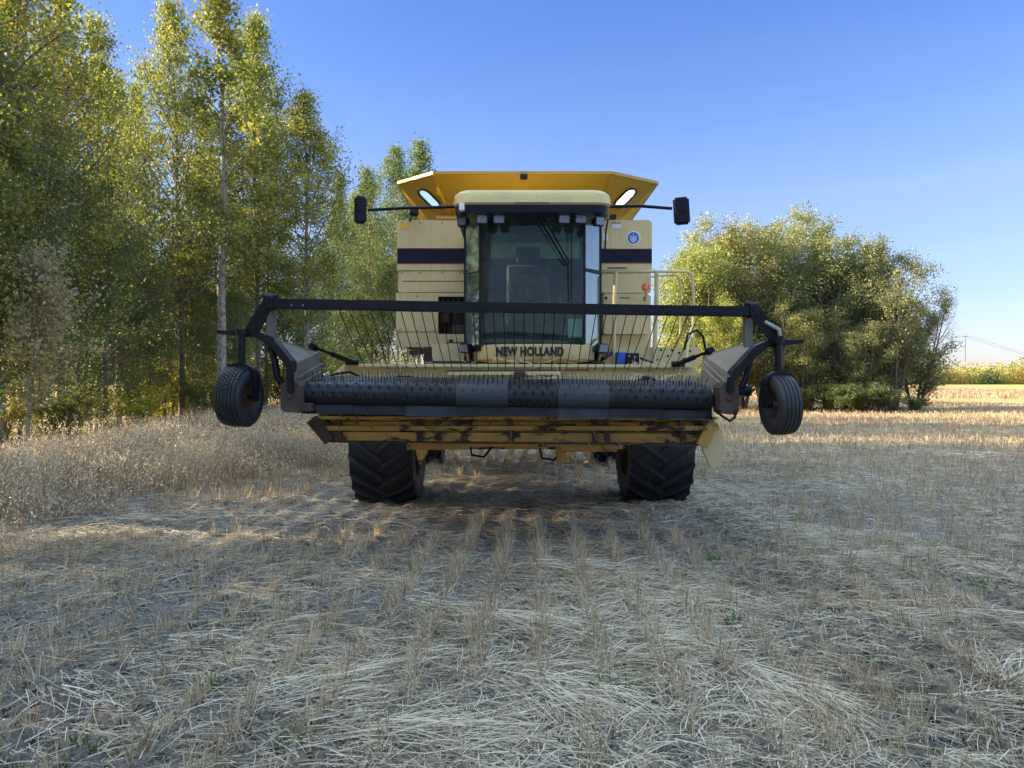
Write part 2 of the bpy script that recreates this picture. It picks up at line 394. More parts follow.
parts = []
def stubble(y0, y1, per_m, h0, h1, w, step=.30, xlim=1.15, thin=.35):
    rows = np.arange(-70, 71)*step
    out = []
    for r in rows:
        n = int((y1-y0)*per_m)
        y = y0+(y1-y0)*rs.rand(n); x = r+ROW*y+rs.normal(0, .028, n)
        k = (np.abs(x) < y*.666*xlim+1.0) & ~in_grass(x, y) & ~under(x, y)
        k &= vn(x*1.4, y*3.5, 41+int(r*3)) > thin+.12*vn(x*.3, y*.3, 77)
        k &= vn(x*.5, y*.4, 43) > .22
        out.append(np.stack([x[k], y[k]], 1))
    xy = np.concatenate(out); n = len(xy); x, y = xy[:, 0], xy[:, 1]
    cl = np.round(y*11)      # stems of one plant lean together
    la = hsh(np.round(x*9), cl, 5)*6.28; lean = .15+.55*hsh(np.round(x*9), cl, 6)**2
    D = np.stack([np.cos(la)*lean, np.sin(la)*lean, np.ones(n)], 1)+rs.normal(0, .13, (n, 3)); D /= np.linalg.norm(D, axis=1)[:, None]
    L = h0+(h1-h0)*rs.rand(n); P = np.stack([x, y, gh(x, y)-.01], 1)
    fac = np.tile([0., 1., 0.], (n, 1))+rs.normal(0, .6, (n, 3))
    parts.append(ribbons(P, D, L, w*(.7+.6*rs.rand(n)), fac, rs.normal(0, .015, (n, 3)), np.clip(.2+.8*rs.rand(n), 0, 1), 1))
stubble(2.2, 9, 150, .05, .18, .0040, thin=.28)
stubble(9, 16, 95, .06, .19, .0058, thin=.28)
stubble(16, 34, 40, .08, .20, .012, .30, 1.12, .25)
stubble(34, 70, 16, .10, .22, .026, .45, 1.1, .15)
stubble(70, 150, 9, .16, .34, .06, 1.1, 1.05, .2)
# the taller tufts
for px, py in ((880, 735), (830, 745), (862, 690), (905, 715), (590, 745), (640, 520), (470, 640)):
    Y = EYE*F/(py-384); X = UX(px, Y); n = 70
    x = X+rs.normal(0, .035, n); y = Y+rs.normal(0, .16, n); D = np.stack([rs.normal(0, .22, n), rs.normal(0, .22, n), np.ones(n)], 1); D /= np.linalg.norm(D, axis=1)[:, None]
    parts.append(ribbons(np.stack([x, y, gh(x, y)-.01], 1), D, .05+.12*rs.rand(n), .0045*np.ones(n), np.tile([0., 1., 0.], (n, 1))+rs.normal(0, .5, (n, 3)), rs.normal(0, .02, (n, 3)), .3+.7*rs.rand(n), 1))
V, Q, vv = cat(parts)
tag(link('cut_stubble', npmesh('cut_stubble', V, Q, M['stubble'], vv)), 'rows of short cut straw stubble in the field', 'stubble', kind='stuff')

# uncut dry grass along the wood
def grass(n, y0, y1, wid, hmin, hmax, w, seeds=True, x0=None):
    y = y0+(y1-y0)*rs.rand(n)**.8
    edge = gedge(y)+.35+(vn(y*1.1, y*0+3, 56)-.5)*1.1
    x = edge-wid*rs.rand(n)**1.05-.35*rs.rand(n)+rs.normal(0, .1, n)
    if x0 is not None: x = x0[0]+(x0[1]-x0[0])*rs.rand(n)
    k = (.5*vn(x*1.1, y*1.1, 51)+.5*vn(x*3.2, y*3.2, 55) > .22+.30*rs.rand(n)) & (rs.rand(n) < np.clip((edge-x)*.9+.05, 0, 1)**1.2); x, y = x[k], y[k]; n = len(x)
    ed_ = gedge(y)+.35
    hgt = np.clip(.5+(ed_-x)*.45, .45, 1)*hmin+np.clip(.4+(ed_-x)*.45, .35, 1)*(hmax-hmin)*(.5*rs.rand(n)+.5*vn(x*1.5, y*1.5, 52))
    la = .35+rs.normal(0, 1.5, n)+vn(x*.7, y*.7, 53)*3; ln = np.abs(rs.normal(.12, .16, n))
    D = np.stack([np.cos(la)*ln, np.sin(la)*ln, np.ones(n)], 1); D /= np.linalg.norm(D, axis=1)[:, None]
    P = np.stack([x, y, gh(x, y)-.01], 1)
    bend = np.stack([np.cos(la), np.sin(la), -.35*np.ones(n)], 1)*(hgt*(.12+.4*rs.rand(n)**2))[:, None]
    var = np.clip(.8*rs.rand(n)+.35*vn(x*1.3, y*1.3, 54)-.05, 0, 1)
    fac = np.tile([0., 1., 0.], (n, 1))+rs.normal(0, .5, (n, 3))
    res = [ribbons(P, D, hgt, w*(.7+.6*rs.rand(n)), fac, bend, var*.8, 4)]
    if seeds:
        for j in range(11):
            t_ = .68+.34*rs.rand(n); sel = rs.rand(n) < .24
            c = P+D*(hgt*t_)[:, None]+bend*(t_*t_)[:, None]+rs.normal(0, .022, (n, 3))
            dd = rs.normal(0, .6, (n, 3)); dd[:, 2] -= .6; dd /= np.linalg.norm(dd, axis=1)[:, None]
            res.append(ribbons(c[sel], dd[sel], (.018+.014*rs.rand(n))[sel], (np.full(n, w*2.7))[sel], rs.normal(0, 1, (n, 3))[sel], np.zeros((sel.sum(), 3)), np.clip(.62+.38*rs.rand(n), 0, 1)[sel], 1))
    return res
res = grass(25000, 6.9, 15, 4.2, .22, .86, .0042)+grass(15000, 14, 30, 6.0, .30, 1.0, .007)+grass(5000, 28, 50, 6, .4, .9, .016)
res += grass(3600, 5.2, 10, 1.5, .10, .4, .0042)
V, Q, vv = cat(res)
tag(link('dry_grass', npmesh('dry_grass', V, Q, M['grass'], vv)), 'tall pale dry grass along the edge of the wood', 'dry grass', kind='stuff')
# little weeds between the straw
res = []
for px, py in ((90, 745), (290, 745), (615, 692), (640, 700), (835, 515), (430, 640), (710, 560), (985, 590), (300, 560), (560, 480), (880, 660), (210, 690), (735, 625), (610, 590)):
    Y = EYE*F/(py-384); X = UX(px, Y); n = 26
    x = X+rs.normal(0, .04, n); y = Y+rs.normal(0, .04, n); a = rs.rand(n)*6.28; D = np.stack([np.cos(a), np.sin(a), .5+rs.rand(n)], 1); D /= np.linalg.norm(D, axis=1)[:, None]
    res.append(ribbons(np.stack([x, y, gh(x, y)], 1), D, .03+.05*rs.rand(n), .012*np.ones(n), np.tile([0., 0, 1.], (n, 1))+rs.normal(0, .3, (n, 3)), rs.normal(0, .01, (n, 3)), rs.rand(n), 2))
V, Q, vv = cat(res)
tag(link('field_weeds', npmesh('field_weeds', V, Q, M['weed'], vv)), 'small green weeds sprouting between the straw', 'weeds', kind='stuff')

# ------------------------------------------------------------------ trees
def tree_meshes(name, seed, H, R, base, nl, leaves, ls, leafm, barkm, r0=None, stems=1, prof='aspen', sig=.22, el=(25, 62), bare=.0):
    rg = random.Random(seed); rn = np.random.RandomState(seed); tb = MB(); cen = []
    for s_ in range(stems):
        a = s_/max(1, stems)*6.28+rg.random(); spread = 0 if stems == 1 else R*.42*(.4+rg.random()*.8)
        Hs = H*(1 if s_ == 0 else .7+.28*rg.random()); rr0 = (r0 or Hs*.0085)
        K = 13; pts = []; wx = wy = 0
        for k in range(K):
            t_ = k/(K-1); wx += rg.gauss(0, .05)*Hs/12; wy += rg.gauss(0, .05)*Hs/12
            pts.append(Vector((wx*t_+math.cos(a)*spread*(t_**.8)+(.15*math.cos(a) if stems > 1 else 0), wy*t_+math.sin(a)*spread*(t_**.8)+(.15*math.sin(a) if stems > 1 else 0), Hs*t_-.05)))
        tb.tube(pts, [rr0*(1-k/(K-1))**.85+.008+(.25*rr0 if k == 0 else 0) for k in range(K)], 8, False)
        def at(t_):
            f = t_*(K-1); i = min(int(f), K-2); return pts[i].lerp(pts[i+1], f-i)
        for i in range(nl//stems):
            t_ = base+(1-base)*((i+rg.random())/(nl//stems))**.95; t_ = min(t_, .985); q = (t_-base)/(1-base)
            pf = ((.5+.5*math.sin(math.pi*min(1, q*1.05)**.75))*(1-q**2.6)+.10) if prof == 'aspen' else (math.sin(math.pi*(.18+.80*q))**.6*.85+.15)
            L = R*pf*(.45+.8*rg.random())/(1 if stems == 1 else 1.45)
            az = i*2.39996+rg.gauss(0, .4); e = math.radians(el[0]+(el[1]-el[0])*(.3*rg.random()+.7*q))
            d = Vector((math.cos(az)*math.cos(e), math.sin(az)*math.cos(e), math.sin(e))); p = at(t_); lp = [p.copy()]
            for k in range(4):
                d = (d+Vector((rg.gauss(0, .12), rg.gauss(0, .12), .07+rg.gauss(0, .08)))).normalized(); p = p+d*L/4; lp.append(p.copy())
            lr = max(.007, rr0*(1-t_)**.8*.42)
            tb.tube(lp, [lr*(1-.8*k/4)+.003 for k in range(5)], 5, False)
            nb = rg.random() < bare
            for k in range(2+int(L*2.6)):
                u = .28+.72*rg.random(); f = u*4; j = min(int(f), 3); bp = lp[j].lerp(lp[j+1], f-j)
                dd = (d+Vector((rg.gauss(0, .7), rg.gauss(0, .7), rg.gauss(.1, .45)))).normalized(); tl = L*(.18+.22*rg.random())
                tp = [bp, bp+dd*tl*.5+Vector((0, 0, rg.gauss(0, .03))), bp+dd*tl+Vector((0, 0, rg.gauss(.03, .04)))]
                tb.tube(tp, [.007, .005, .003], 3, False)
                if not nb: cen += [tuple(tp[1]), tuple(tp[2])]
            if not nb: cen += [tuple(lp[3]), tuple(lp[4])]
    cen = np.array(cen); m_ = len(cen)
    wgt = rn.gamma(1.6, 1, m_); wgt /= wgt.sum(); idx = rn.choice(m_, leaves, p=wgt)
    sg = sig*(.55+.9*rn.rand(m_))
    P = cen[idx]+np.clip(rn.normal(0, 1, (leaves, 3)), -1.7, 1.7)*sg[idx][:, None]*np.array([1, 1, .8])
    P[:, 2] = np.maximum(P[:, 2], .1)
    nrm = rn.normal(0, 1, (leaves, 3))+np.array([0, 0, .35]); nrm /= np.linalg.norm(nrm, axis=1)[:, None]
    a = np.cross(nrm, rn.normal(0, 1, (leaves, 3))); a /= np.linalg.norm(a, axis=1)[:, None]; b_ = np.cross(nrm, a)
    s_ = (ls*(.55+.75*rn.rand(leaves)))[:, None]
    V = np.stack([P-a*s_*.62, P-b_*s_*.42+nrm*s_*.08, P+a*s_*.62, P+b_*s_*.42+nrm*s_*.08], 1).reshape(-1, 3)
    cv = rn.rand(m_); hv = np.clip(P[:, 2]/H, 0, 1)
    var = np.clip(.05+.42*cv[idx]**1.5+.25*rn.rand(leaves)+.20*hv**2+.25*(rn.rand(leaves) > .95), 0, 1)
    lm = npmesh(name+'_crown', V, np.arange(leaves*4).reshape(-1, 4), leafm, np.repeat(var, 4))
    tm = bpy.data.meshes.new(name+'_trunk'); tm.from_pydata([tuple(v) for v in tb.v], [], tb.f); tm.materials.append(barkm)
    tm.polygons.foreach_set('use_smooth', [True]*len(tm.polygons)); tm.update()
    return tm, lm, H
T = {}
for k in range(4):
    T['aspen%d' % k] = tree_meshes('aspen', 100+k, 12, 2.1+.25*(k % 3), .22+.05*(k % 2), 84, 23000, .070, M['leaf'], M['bark_pale'] if k == 1 else M['bark'], sig=.185)
T['slim0'] = tree_meshes('slim', 120, 12, 1.5, .30, 52, 14000, .074, M['leaf'], M['bark_pale'], sig=.17, bare=.1)
T['slim1'] = tree_meshes('slim', 121, 12, 1.7, .16, 52, 15000, .074, M['leaf'], M['bark_pale'], sig=.18, bare=.15)
T['dark0'] = tree_meshes('dark', 130, 8, 2.6, .10, 60, 22000, .074, M['leaf_dark'], M['bark'], sig=.24, prof='round')
T['dark1'] = tree_meshes('dark', 131, 8, 2.3, .14, 60, 20000, .074, M['leaf_dark'], M['bark'], sig=.23, prof='round')
T['bare0'] = tree_meshes('bare', 140, 9, 3.0, .2, 50, 4200, .08, M['leaf'], M['bark'], sig=.25, prof='round', el=(20, 50), bare=.45)
T['pale0'] = tree_meshes('pale', 150, 5, 1.5, .25, 34, 5200, .085, M['leaf_pale'], M['bark_pale'], r0=.055, sig=.17, prof='round')
T['bush0'] = tree_meshes('bush', 160, 2.2, 1.3, .05, 40, 7000, .065, M['leaf_dark'], M['bark'], r0=.02, stems=5, sig=.13, prof='round', el=(20, 70))
T['bush1'] = tree_meshes('bush', 161, 2.2, 1.5, .05, 40, 6000, .07, M['leaf'], M['bark'], r0=.02, stems=5, sig=.15, prof='round', el=(20, 70))
for k in range(3):
    T['willow%d' % k] = tree_meshes('willow', 170+k, 9.5, 3.9, .05, 110, 29000, .092, M['leaf_olive'], M['bark'], r0=.09, stems=5, sig=.25, prof='round', el=(34, 74), bare=.32)
TREES = 0
def plant(kind, px, Y, top=None, label='', group=None, name='aspen_tree', cat_='tree', H=None, wid=1.0, col=(1, 1, 1), rz=None, tilt=0, X=None):
    tm, lm, h0 = T[kind]
    x = UX(px, Y) if X is None else X
    gz = float(gh(x, Y)); Hh = H if H else (UZ(top, Y)-gz)
    o = thing(name, (x, Y, gz), label, cat_, group)
    rz = rnd.random()*6.28 if rz is None else rz
    s_ = Hh/h0
    for nm, me_ in (('trunk', tm), ('crown', lm)):
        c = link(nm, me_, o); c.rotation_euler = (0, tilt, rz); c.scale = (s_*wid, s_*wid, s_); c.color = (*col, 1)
    return o
GW = 'trees of the wood on the left'
W = 'aspen_tree'
plant('slim0', 222, 22, -22, 'tall aspen with a straight pale trunk rising behind the left gauge wheel', GW, wid=1.25, col=(1.05, 1.0, .9))
plant('aspen0', 62, 17.5, -30, 'tall aspen whose top reaches the upper left corner of the wood', GW, wid=1.0, col=(1.1, 1.05, .9))
plant('aspen1', 2, 15.5, -70, 'aspen with orange-tinged top at the extreme left edge of the photo', GW, wid=.95, col=(1.35, 1.0, .8))
plant('aspen2', 182, 24, 8, 'yellowish aspen just left of the straight pale trunk', GW, wid=.85, col=(1.08, 1.05, .85))
plant('aspen3', 258, 26, 22, 'tall dense green aspen just right of the straight pale trunk', GW, wid=.95, col=(.95, 1, .9))
plant('aspen1', 308, 25.5, 96, 'aspen with stepped yellow-green crown forming the right shoulder of the wood', GW, wid=1.05, col=(1.1, 1.05, .85))
plant('slim1', 100, 22, 20, 'thin loose aspen left of the notch of sky in the wood', GW, wid=1.1)
plant('aspen3', 138, 27, 88, 'lower aspen standing in the notch of sky between the taller crowns', GW, wid=.75, col=(.9, .95, 1))
plant('bare0', 105, 19, 120, 'nearly leafless dark tree with arching bare branches amid the aspens', GW, name='bare_tree', rz=.6)
plant('dark0', 20, 16, 150, 'dark green broad tree low at the left edge behind the dry leaved sapling', GW, name='broadleaf_tree', wid=.9)
plant('dark1', 118, 20.5, 232, 'dark dense tree low in the wood left of the yellow thicket', GW, name='broadleaf_tree', wid=1.0)
plant('pale0', 24, 13.2, 250, 'sapling with pale withered leaves on a leaning light stem', GW, name='leaning_sapling', tilt=.10, H=3.5, rz=0)
plant('slim1', -6, 13.8, 90, 'slender leaning pale stemmed tree at the left edge of the wood', GW, tilt=.07, wid=.8, name='leaning_tree', rz=0)
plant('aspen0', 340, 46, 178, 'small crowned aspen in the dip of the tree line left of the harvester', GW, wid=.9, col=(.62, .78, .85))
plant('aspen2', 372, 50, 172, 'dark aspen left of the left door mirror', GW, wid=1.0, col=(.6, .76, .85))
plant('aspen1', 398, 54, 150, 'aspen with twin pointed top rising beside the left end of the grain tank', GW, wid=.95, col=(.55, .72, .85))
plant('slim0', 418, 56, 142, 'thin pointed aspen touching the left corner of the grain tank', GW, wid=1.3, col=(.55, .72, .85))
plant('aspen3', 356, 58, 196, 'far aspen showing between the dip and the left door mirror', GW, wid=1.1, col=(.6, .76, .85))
plant('dark1', 352, 47, 300, 'low dark bushy tree behind the upper left end of the pickup bar', GW, name='broadleaf_tree', wid=1.3)
plant('dark0', 322, 36, 262, 'leafy tree filling the low gap between the wood and the far aspens', GW, name='broadleaf_tree', wid=1.0)
plant('dark1', 304, 32, 300, 'low leafy tree behind the left side shield of the pickup', GW, name='broadleaf_tree', wid=1.0)
plant('dark0', 388, 48, 268, 'low dark bushy tree beside the left wall of the harvester', GW, name='broadleaf_tree', wid=1.0)
plant('aspen2', 286, 30, 130, 'mid green aspen behind the two tallest crowns at the right of the wood', GW, wid=.8, X=-9.6)
plant('dark0', 290, 28, 262, 'dark leafy understorey tree above the left end of the pickup bar', GW, name='broadleaf_tree', wid=.8, X=-8.3)
plant('dark1', 200, 25, 262, 'leafy understorey tree left of the straight pale trunk at bar height', GW, name='broadleaf_tree', wid=.8, X=-10.4)
for (px, Y, top, k, wd, lab) in ((-22, 13.6, 60, 'dark0', .9, 'dark tree cut by the left edge of the photo behind the pale saplings'), (78, 18.6, 205, 'dark1', 1.1, 'dark tree hung over the foot of the wood between sapling and thicket'),
    (150, 23, 285, 'dark0', .9, 'low dark crown hanging just above the yellow thicket'), (235, 23.5, 300, 'dark1', .8, 'low green crown right behind the left outrigger arm'), (190, 28, 240, 'dark0', 1.1, 'mid green crown filling the wood behind the straight pale trunk'), (128, 23.5, 330, 'dark1', 1.0, 'lowest dark crown at the left of the yellow thicket')):
    plant(k, px, Y, top, lab, GW, name='broadleaf_tree', wid=wd)
for (X, Y, H, k) in ((-16, 22, 6.5, 'dark0'), (-14.5, 29, 6.5, 'dark1'), (-17.5, 27, 7, 'dark0'), (-15, 34, 6.5, 'dark1'), (-12.5, 32, 5.5, 'dark0'), (-18, 38, 7, 'dark1'), (-15, 42, 6.5, 'dark0'), (-19, 31, 7, 'dark1')):
    plant(k, 0, Y, label='dark leafy understorey tree glimpsed behind the front row of the wood', group='understorey deep in the wood', H=H, X=X, wid=1.2, name='broadleaf_tree')
for (X, Y, H, k) in ((-9.6, 12.2, 5.5, 'dark1'), (-9.3, 8.4, 5.5, 'dark0'), (-9.4, 5, 5.5, 'dark1')):
    plant(k, 0, Y, label='tree of the wood added for its shade outside the left edge of the photo', group='trees left of the photo', H=H, X=X, wid=1.05)
B_ = 'tree hidden in the interior of the wood'
GB = 'trees deep inside the wood'
for (X, Y, H, k) in ((-12.5, 17, 9, 'aspen2'), (-14.5, 21, 10, 'slim1'), (-12.8, 25, 11.5, 'slim0'), (-12.0, 30, 12, 'aspen0'), (-15.0, 27, 9, 'slim1'), (-12.2, 34, 9.5, 'slim0'), (-17, 24, 10, 'aspen1'), (-16, 33, 9, 'slim1'),
                     (-13, 38, 8.5, 'slim0'), (-15.5, 18, 9, 'aspen3'), (-11, 62, 13, 'aspen0'), (-9, 66, 14, 'aspen3'), (-6.5, 70, 15, 'aspen1'), (-8, 78, 16, 'aspen2'), (-7, 86, 16, 'aspen3'), (-5, 60, 14, 'aspen0')):
    plant(k, 0, Y, label='slim aspen seen only in pieces through the gaps of the wood behind its front row', group=GB, H=H, X=X, wid=.95)
# the wood goes on beside and behind the viewer: it shades the field
for (X, Y, H, k) in ((-8.6, 11.5, 11, 'aspen0'), (-8.4, 5.2, 11.5, 'aspen2'), (-8.5, -.8, 11.5, 'aspen0'), (-9, -4, 12, 'aspen2'), (-8.7, -7.5, 12, 'aspen1'),
                     (-11.5, 13.3, 12, 'aspen3'), (-11.7, 6.4, 12.5, 'aspen0'), (-11.8, .4, 12, 'aspen2'), (-12, -2.5, 13, 'aspen3'),
                     (-10.3, 10, 6, 'dark0'), (-10.2, 6.5, 6.5, 'dark1'), (-10.4, 3.2, 6, 'dark0'), (-10, 0, 6, 'dark1'), (-10.4, -3, 6, 'dark0')):
    plant(k, 0, Y, label='tree of the wood added for its shade outside the left edge of the photo', group='trees left of the photo', H=H, X=X, wid=1.05)
for (kd, px, Y, top, lab) in (('bush0', 40, 17, 400, 'green shrub at the wood edge under the leaning sapling'), ('bush1', -4, 15.5, 410, 'leafy shrub cut by the left edge of the photo'), ('bush1', 95, 19, 395, 'shrub with brownish leaves at the foot of the dark tree'),
                              ('bush1', 165, 26, 372, 'thicket tinted sunlit yellow seen through the opening in the wood'), ('bush1', 185, 30, 368, 'yellow bush glowing deepest in the opening of the wood'), ('bush0', 140, 21, 392, 'low green shrub left of the yellow thicket'),
                              ('bush0', 205, 24, 385, 'low green shrub just left of the foot of the straight pale trunk'), ('bush0', 250, 27, 378, 'dark shrub behind the left gauge wheel'), ('bush0', 290, 29, 372, 'dark shrub under the left side shield of the pickup'),
                              ('bush1', 325, 33, 366, 'shrub seen below the left rods of the wind guard'), ('bush0', 345, 44, 350, 'shrub at the foot of the far aspens'), ('bush0', 62, 16.5, 398, 'green shrub right of the leaning sapling'),):
    plant(kd, px, Y, top, lab, 'shrubs along the wood edge', 'leafy_shrub', 'shrub', wid=1.25, col=(2.4, 2.0, .8) if 'yellow' in lab else (1.1, 1, .9))  # bright tint paints sunlight into the bushes whose label says yellow
# clump at the right
GR = 'trees of the clump on the right'
CLX = 1.55
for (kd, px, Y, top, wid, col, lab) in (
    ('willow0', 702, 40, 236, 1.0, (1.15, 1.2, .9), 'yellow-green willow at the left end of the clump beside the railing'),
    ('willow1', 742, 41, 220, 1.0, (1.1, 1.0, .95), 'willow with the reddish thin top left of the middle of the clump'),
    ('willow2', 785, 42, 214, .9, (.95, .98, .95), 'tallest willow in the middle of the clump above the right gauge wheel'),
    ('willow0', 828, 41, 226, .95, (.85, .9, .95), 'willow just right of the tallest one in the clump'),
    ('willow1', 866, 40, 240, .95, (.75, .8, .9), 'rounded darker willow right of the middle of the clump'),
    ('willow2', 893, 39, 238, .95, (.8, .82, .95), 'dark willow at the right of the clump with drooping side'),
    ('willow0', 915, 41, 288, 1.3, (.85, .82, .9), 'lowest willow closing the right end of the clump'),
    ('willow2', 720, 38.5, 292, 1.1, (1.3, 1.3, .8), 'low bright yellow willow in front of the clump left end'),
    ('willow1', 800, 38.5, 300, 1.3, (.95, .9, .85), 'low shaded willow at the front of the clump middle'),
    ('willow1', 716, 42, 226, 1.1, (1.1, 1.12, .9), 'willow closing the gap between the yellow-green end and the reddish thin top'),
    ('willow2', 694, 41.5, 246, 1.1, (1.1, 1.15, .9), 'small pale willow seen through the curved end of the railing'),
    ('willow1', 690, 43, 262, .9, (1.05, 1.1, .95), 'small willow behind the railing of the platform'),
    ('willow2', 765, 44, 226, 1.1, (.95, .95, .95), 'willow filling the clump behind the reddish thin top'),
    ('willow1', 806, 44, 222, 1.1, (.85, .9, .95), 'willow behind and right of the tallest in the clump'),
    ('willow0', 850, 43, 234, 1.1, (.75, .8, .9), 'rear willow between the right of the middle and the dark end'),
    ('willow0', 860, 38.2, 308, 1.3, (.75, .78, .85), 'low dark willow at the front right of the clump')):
    plant(kd, px, Y, top+13, lab, GR, 'willow_tree', 'tree', wid=wid, col=tuple(v*CLX for v in col))  # tints darken towards the right, painting the clump's sunlit and shaded sides
for (px, Y, top, lab) in ((885, 37, 392, 'dark green shrub spreading on the field right of the clump'), (840, 37, 388, 'shrub at the clump foot under its tallest dark stems'), (862, 36.6, 386, 'broad shrub between the clump foot and the spreading shrub'), (800, 38, 384, 'shrub at the foot of the clump right of the gauge wheel'), (915, 37.5, 398, 'last low shrub right of the clump in the stubble')):
    plant('bush0', px, Y, top, lab, 'shrubs by the clump', 'leafy_shrub', 'shrub', wid=2.4)
# far scrub line
n = 230000
tx = rs.uniform(-380, 330, n); ty = rs.uniform(232, 258, n)
hh = (1.3+7.0*vn(tx*.09, ty*.05, 61)**1.3+4.5*vn(tx*.38, ty*.1, 62)**2+1.5*vn(tx*1.4, ty*.3, 64))*.85
tz = rs.rand(n)**1.1*hh
P = np.stack([tx, ty, gh(tx, ty)+tz], 1); nrm = rs.normal(0, 1, (n, 3)); nrm /= np.linalg.norm(nrm, axis=1)[:, None]
a = np.cross(nrm, rs.normal(0, 1, (n, 3))); a /= np.linalg.norm(a, axis=1)[:, None]; b_ = np.cross(nrm, a); s_ = rs.uniform(.2, .5, n)[:, None]
V = np.stack([P-a*s_, P-b_*s_*.8, P+a*s_, P+b_*s_*.8], 1).reshape(-1, 3)
vv = np.clip(1.1*vn(tx*.11, ty*.2, 63)-.1+.25*rs.rand(n), 0, 1)
tag(link('far_wood', npmesh('far_wood', V, np.arange(n*4).reshape(-1, 4), M['leaf_far'], np.repeat(vv, 4))), 'low yellow-green belt of far scrub on the horizon', 'scrub', kind='stuff')
# power line
def pole(px, Y, top, label):
    x = UX(px, Y); z0 = float(gh(x, Y)); zt = UZ(top, Y)
    r = thing('utility_pole', (x, Y, z0), label, 'utility pole')
    MB().tube([(x, Y, z0-.5), (x, Y, zt)], [.20, .14], 10).build('post', M['wood'], r)
    MB().box(x-1.3, x+1.3, Y-.22, Y-.14, zt-.55, zt-.4).build('crossarm', M['wood'], r)
    for dx in (-1.15, 0, 1.15):
        MB().tube([(x+dx, Y-.18, zt-.4), (x+dx, Y-.18, zt-.15)], [.06, .05], 8).build('insulator', M['white'], r)
    return r, Vector((x, Y, zt))
pr, pt = pole(965, 262, 335, 'wooden power pole with short crossarm above the far scrub')
p2, far1 = pole(1090, 262, 369, 'lower wooden power pole standing beyond the right edge of the photo'); far0 = Vector((118, 420, 18))
wires = thing('power_line', (pt.x, pt.y, pt.z), 'thin sagging power wires running from the far pole to the right', 'power line')
for dx in (-1.15, 1.15):
    for A, Bp, sag in ((pt, far1, .7), (pt, far0, 2.0)):
        MB().tube([A.lerp(Bp, k/14)+Vector((dx, 0, -.15-4*sag*(k/14)*(1-k/14))) for k in range(15)], .035, 4).build('wire', M['black'], wires)

# ------------------------------------------------------------------ the combine harvester
CH = thing('combine_harvester', (.13, 11, 0), 'pale yellow combine harvester with raised pickup header facing the camera in the stubble', 'combine harvester')
def P(mb, name, mat, parent=None, **k): return mb.build(name, M[mat], parent or CH, **k)

# --- drive tyres
def drive_wheel(cx, cy, r, w, lugs=22, lug=True):
    c = Vector((cx, cy, r-.07)); hw = w/2; rc = r-.068
    prof = [(-hw*.62, r*.50), (-hw*.90, r*.58), (-hw*1.02, r*.74), (-hw*.97, r*.88), (-hw*.80, rc*.965), (-hw*.4, rc*.995), (0, rc), (hw*.4, rc*.995), (hw*.80, rc*.965), (hw*.97, r*.88), (hw*1.02, r*.74), (hw*.90, r*.58), (hw*.62, r*.50)]
    tb = MB().lathe(prof, 64, c, closed=False)
    if lug:
        for side in (-1, 1):
            for i in range(lugs):
                th0 = 2*math.pi*(i+(.5 if side > 0 else 0))/lugs
                secs = []
                for k in range(7):
                    s_ = k/6; xx = side*(-.02+s_*(hw*1.02)); th = th0-s_*.34*(1.1-.1*s_)
                    rb = (rc if s_ < .6 else rc*(1-.055*((s_-.6)/.4)**1.5))-.01; rt = r if s_ < .72 else r-(s_-.72)/.28*.045
                    tw = .052 if s_ < .8 else .065
                    row = []
                    for (dt, rr) in ((-tw/2, rb), (-tw*.36, rt), (tw*.36, rt), (tw/2, rb)):
                        a_ = th+dt/r
                        # angle 0 is the front of the tyre, growing upwards
                        row.append(c+Vector((xx, -math.cos(a_)*rr, -math.sin(a_)*rr)))
                    secs += row
                fs = []
                for k in range(6):
                    for q in range(3): fs.append((k*4+q, k*4+q+1, k*4+q+5, k*4+q+4))
                fs += [(0, 1, 2, 3), (27, 26, 25, 24)]
                tb.add(secs, fs)
    wh = bpy.data.objects.new('drive_wheel' if lug else 'steering_wheel_rear', None); C.objects.link(wh); wh.parent = CH
    wh.location = c-CH.location
    P(tb, 'tyre', 'rubber', wh, smooth=True)
    rim = MB().lathe([(-hw*.66, r*.52), (-hw*.60, r*.47), (-hw*.2, r*.44), (-.05, r*.15), (0, r*.02), (.05, r*.15), (hw*.2, r*.44), (hw*.60, r*.47), (hw*.66, r*.52)], 40, c)
    P(rim, 'rim', 'gold', wh, smooth=True); return wh
drive_wheel((UX(345, 8.6)+UX(413, 8.6))/2, 9.4, .83, .74)
drive_wheel((UX(630, 8.6)+UX(700, 8.6))/2, 9.4, .83, .74)
for x in (-1.42, 1.62):
    w_ = drive_wheel(x, 13.6, .56, .42, 20); w_.name = 'steer_wheel'
# --- axle, chassis
P(MB().box(-1.1, 1.32, 9.25, 9.55, .62, .92, .02), 'axle', 'rusty')
P(MB().box(-1.2, 1.42, 13.5, 13.7, .45, .62, .02), 'axle', 'rusty')
mb = MB().box(-.80, 1.05, 9.1, 15.2, .98, 1.9, .04)
P(mb, 'chassis', 'rust')
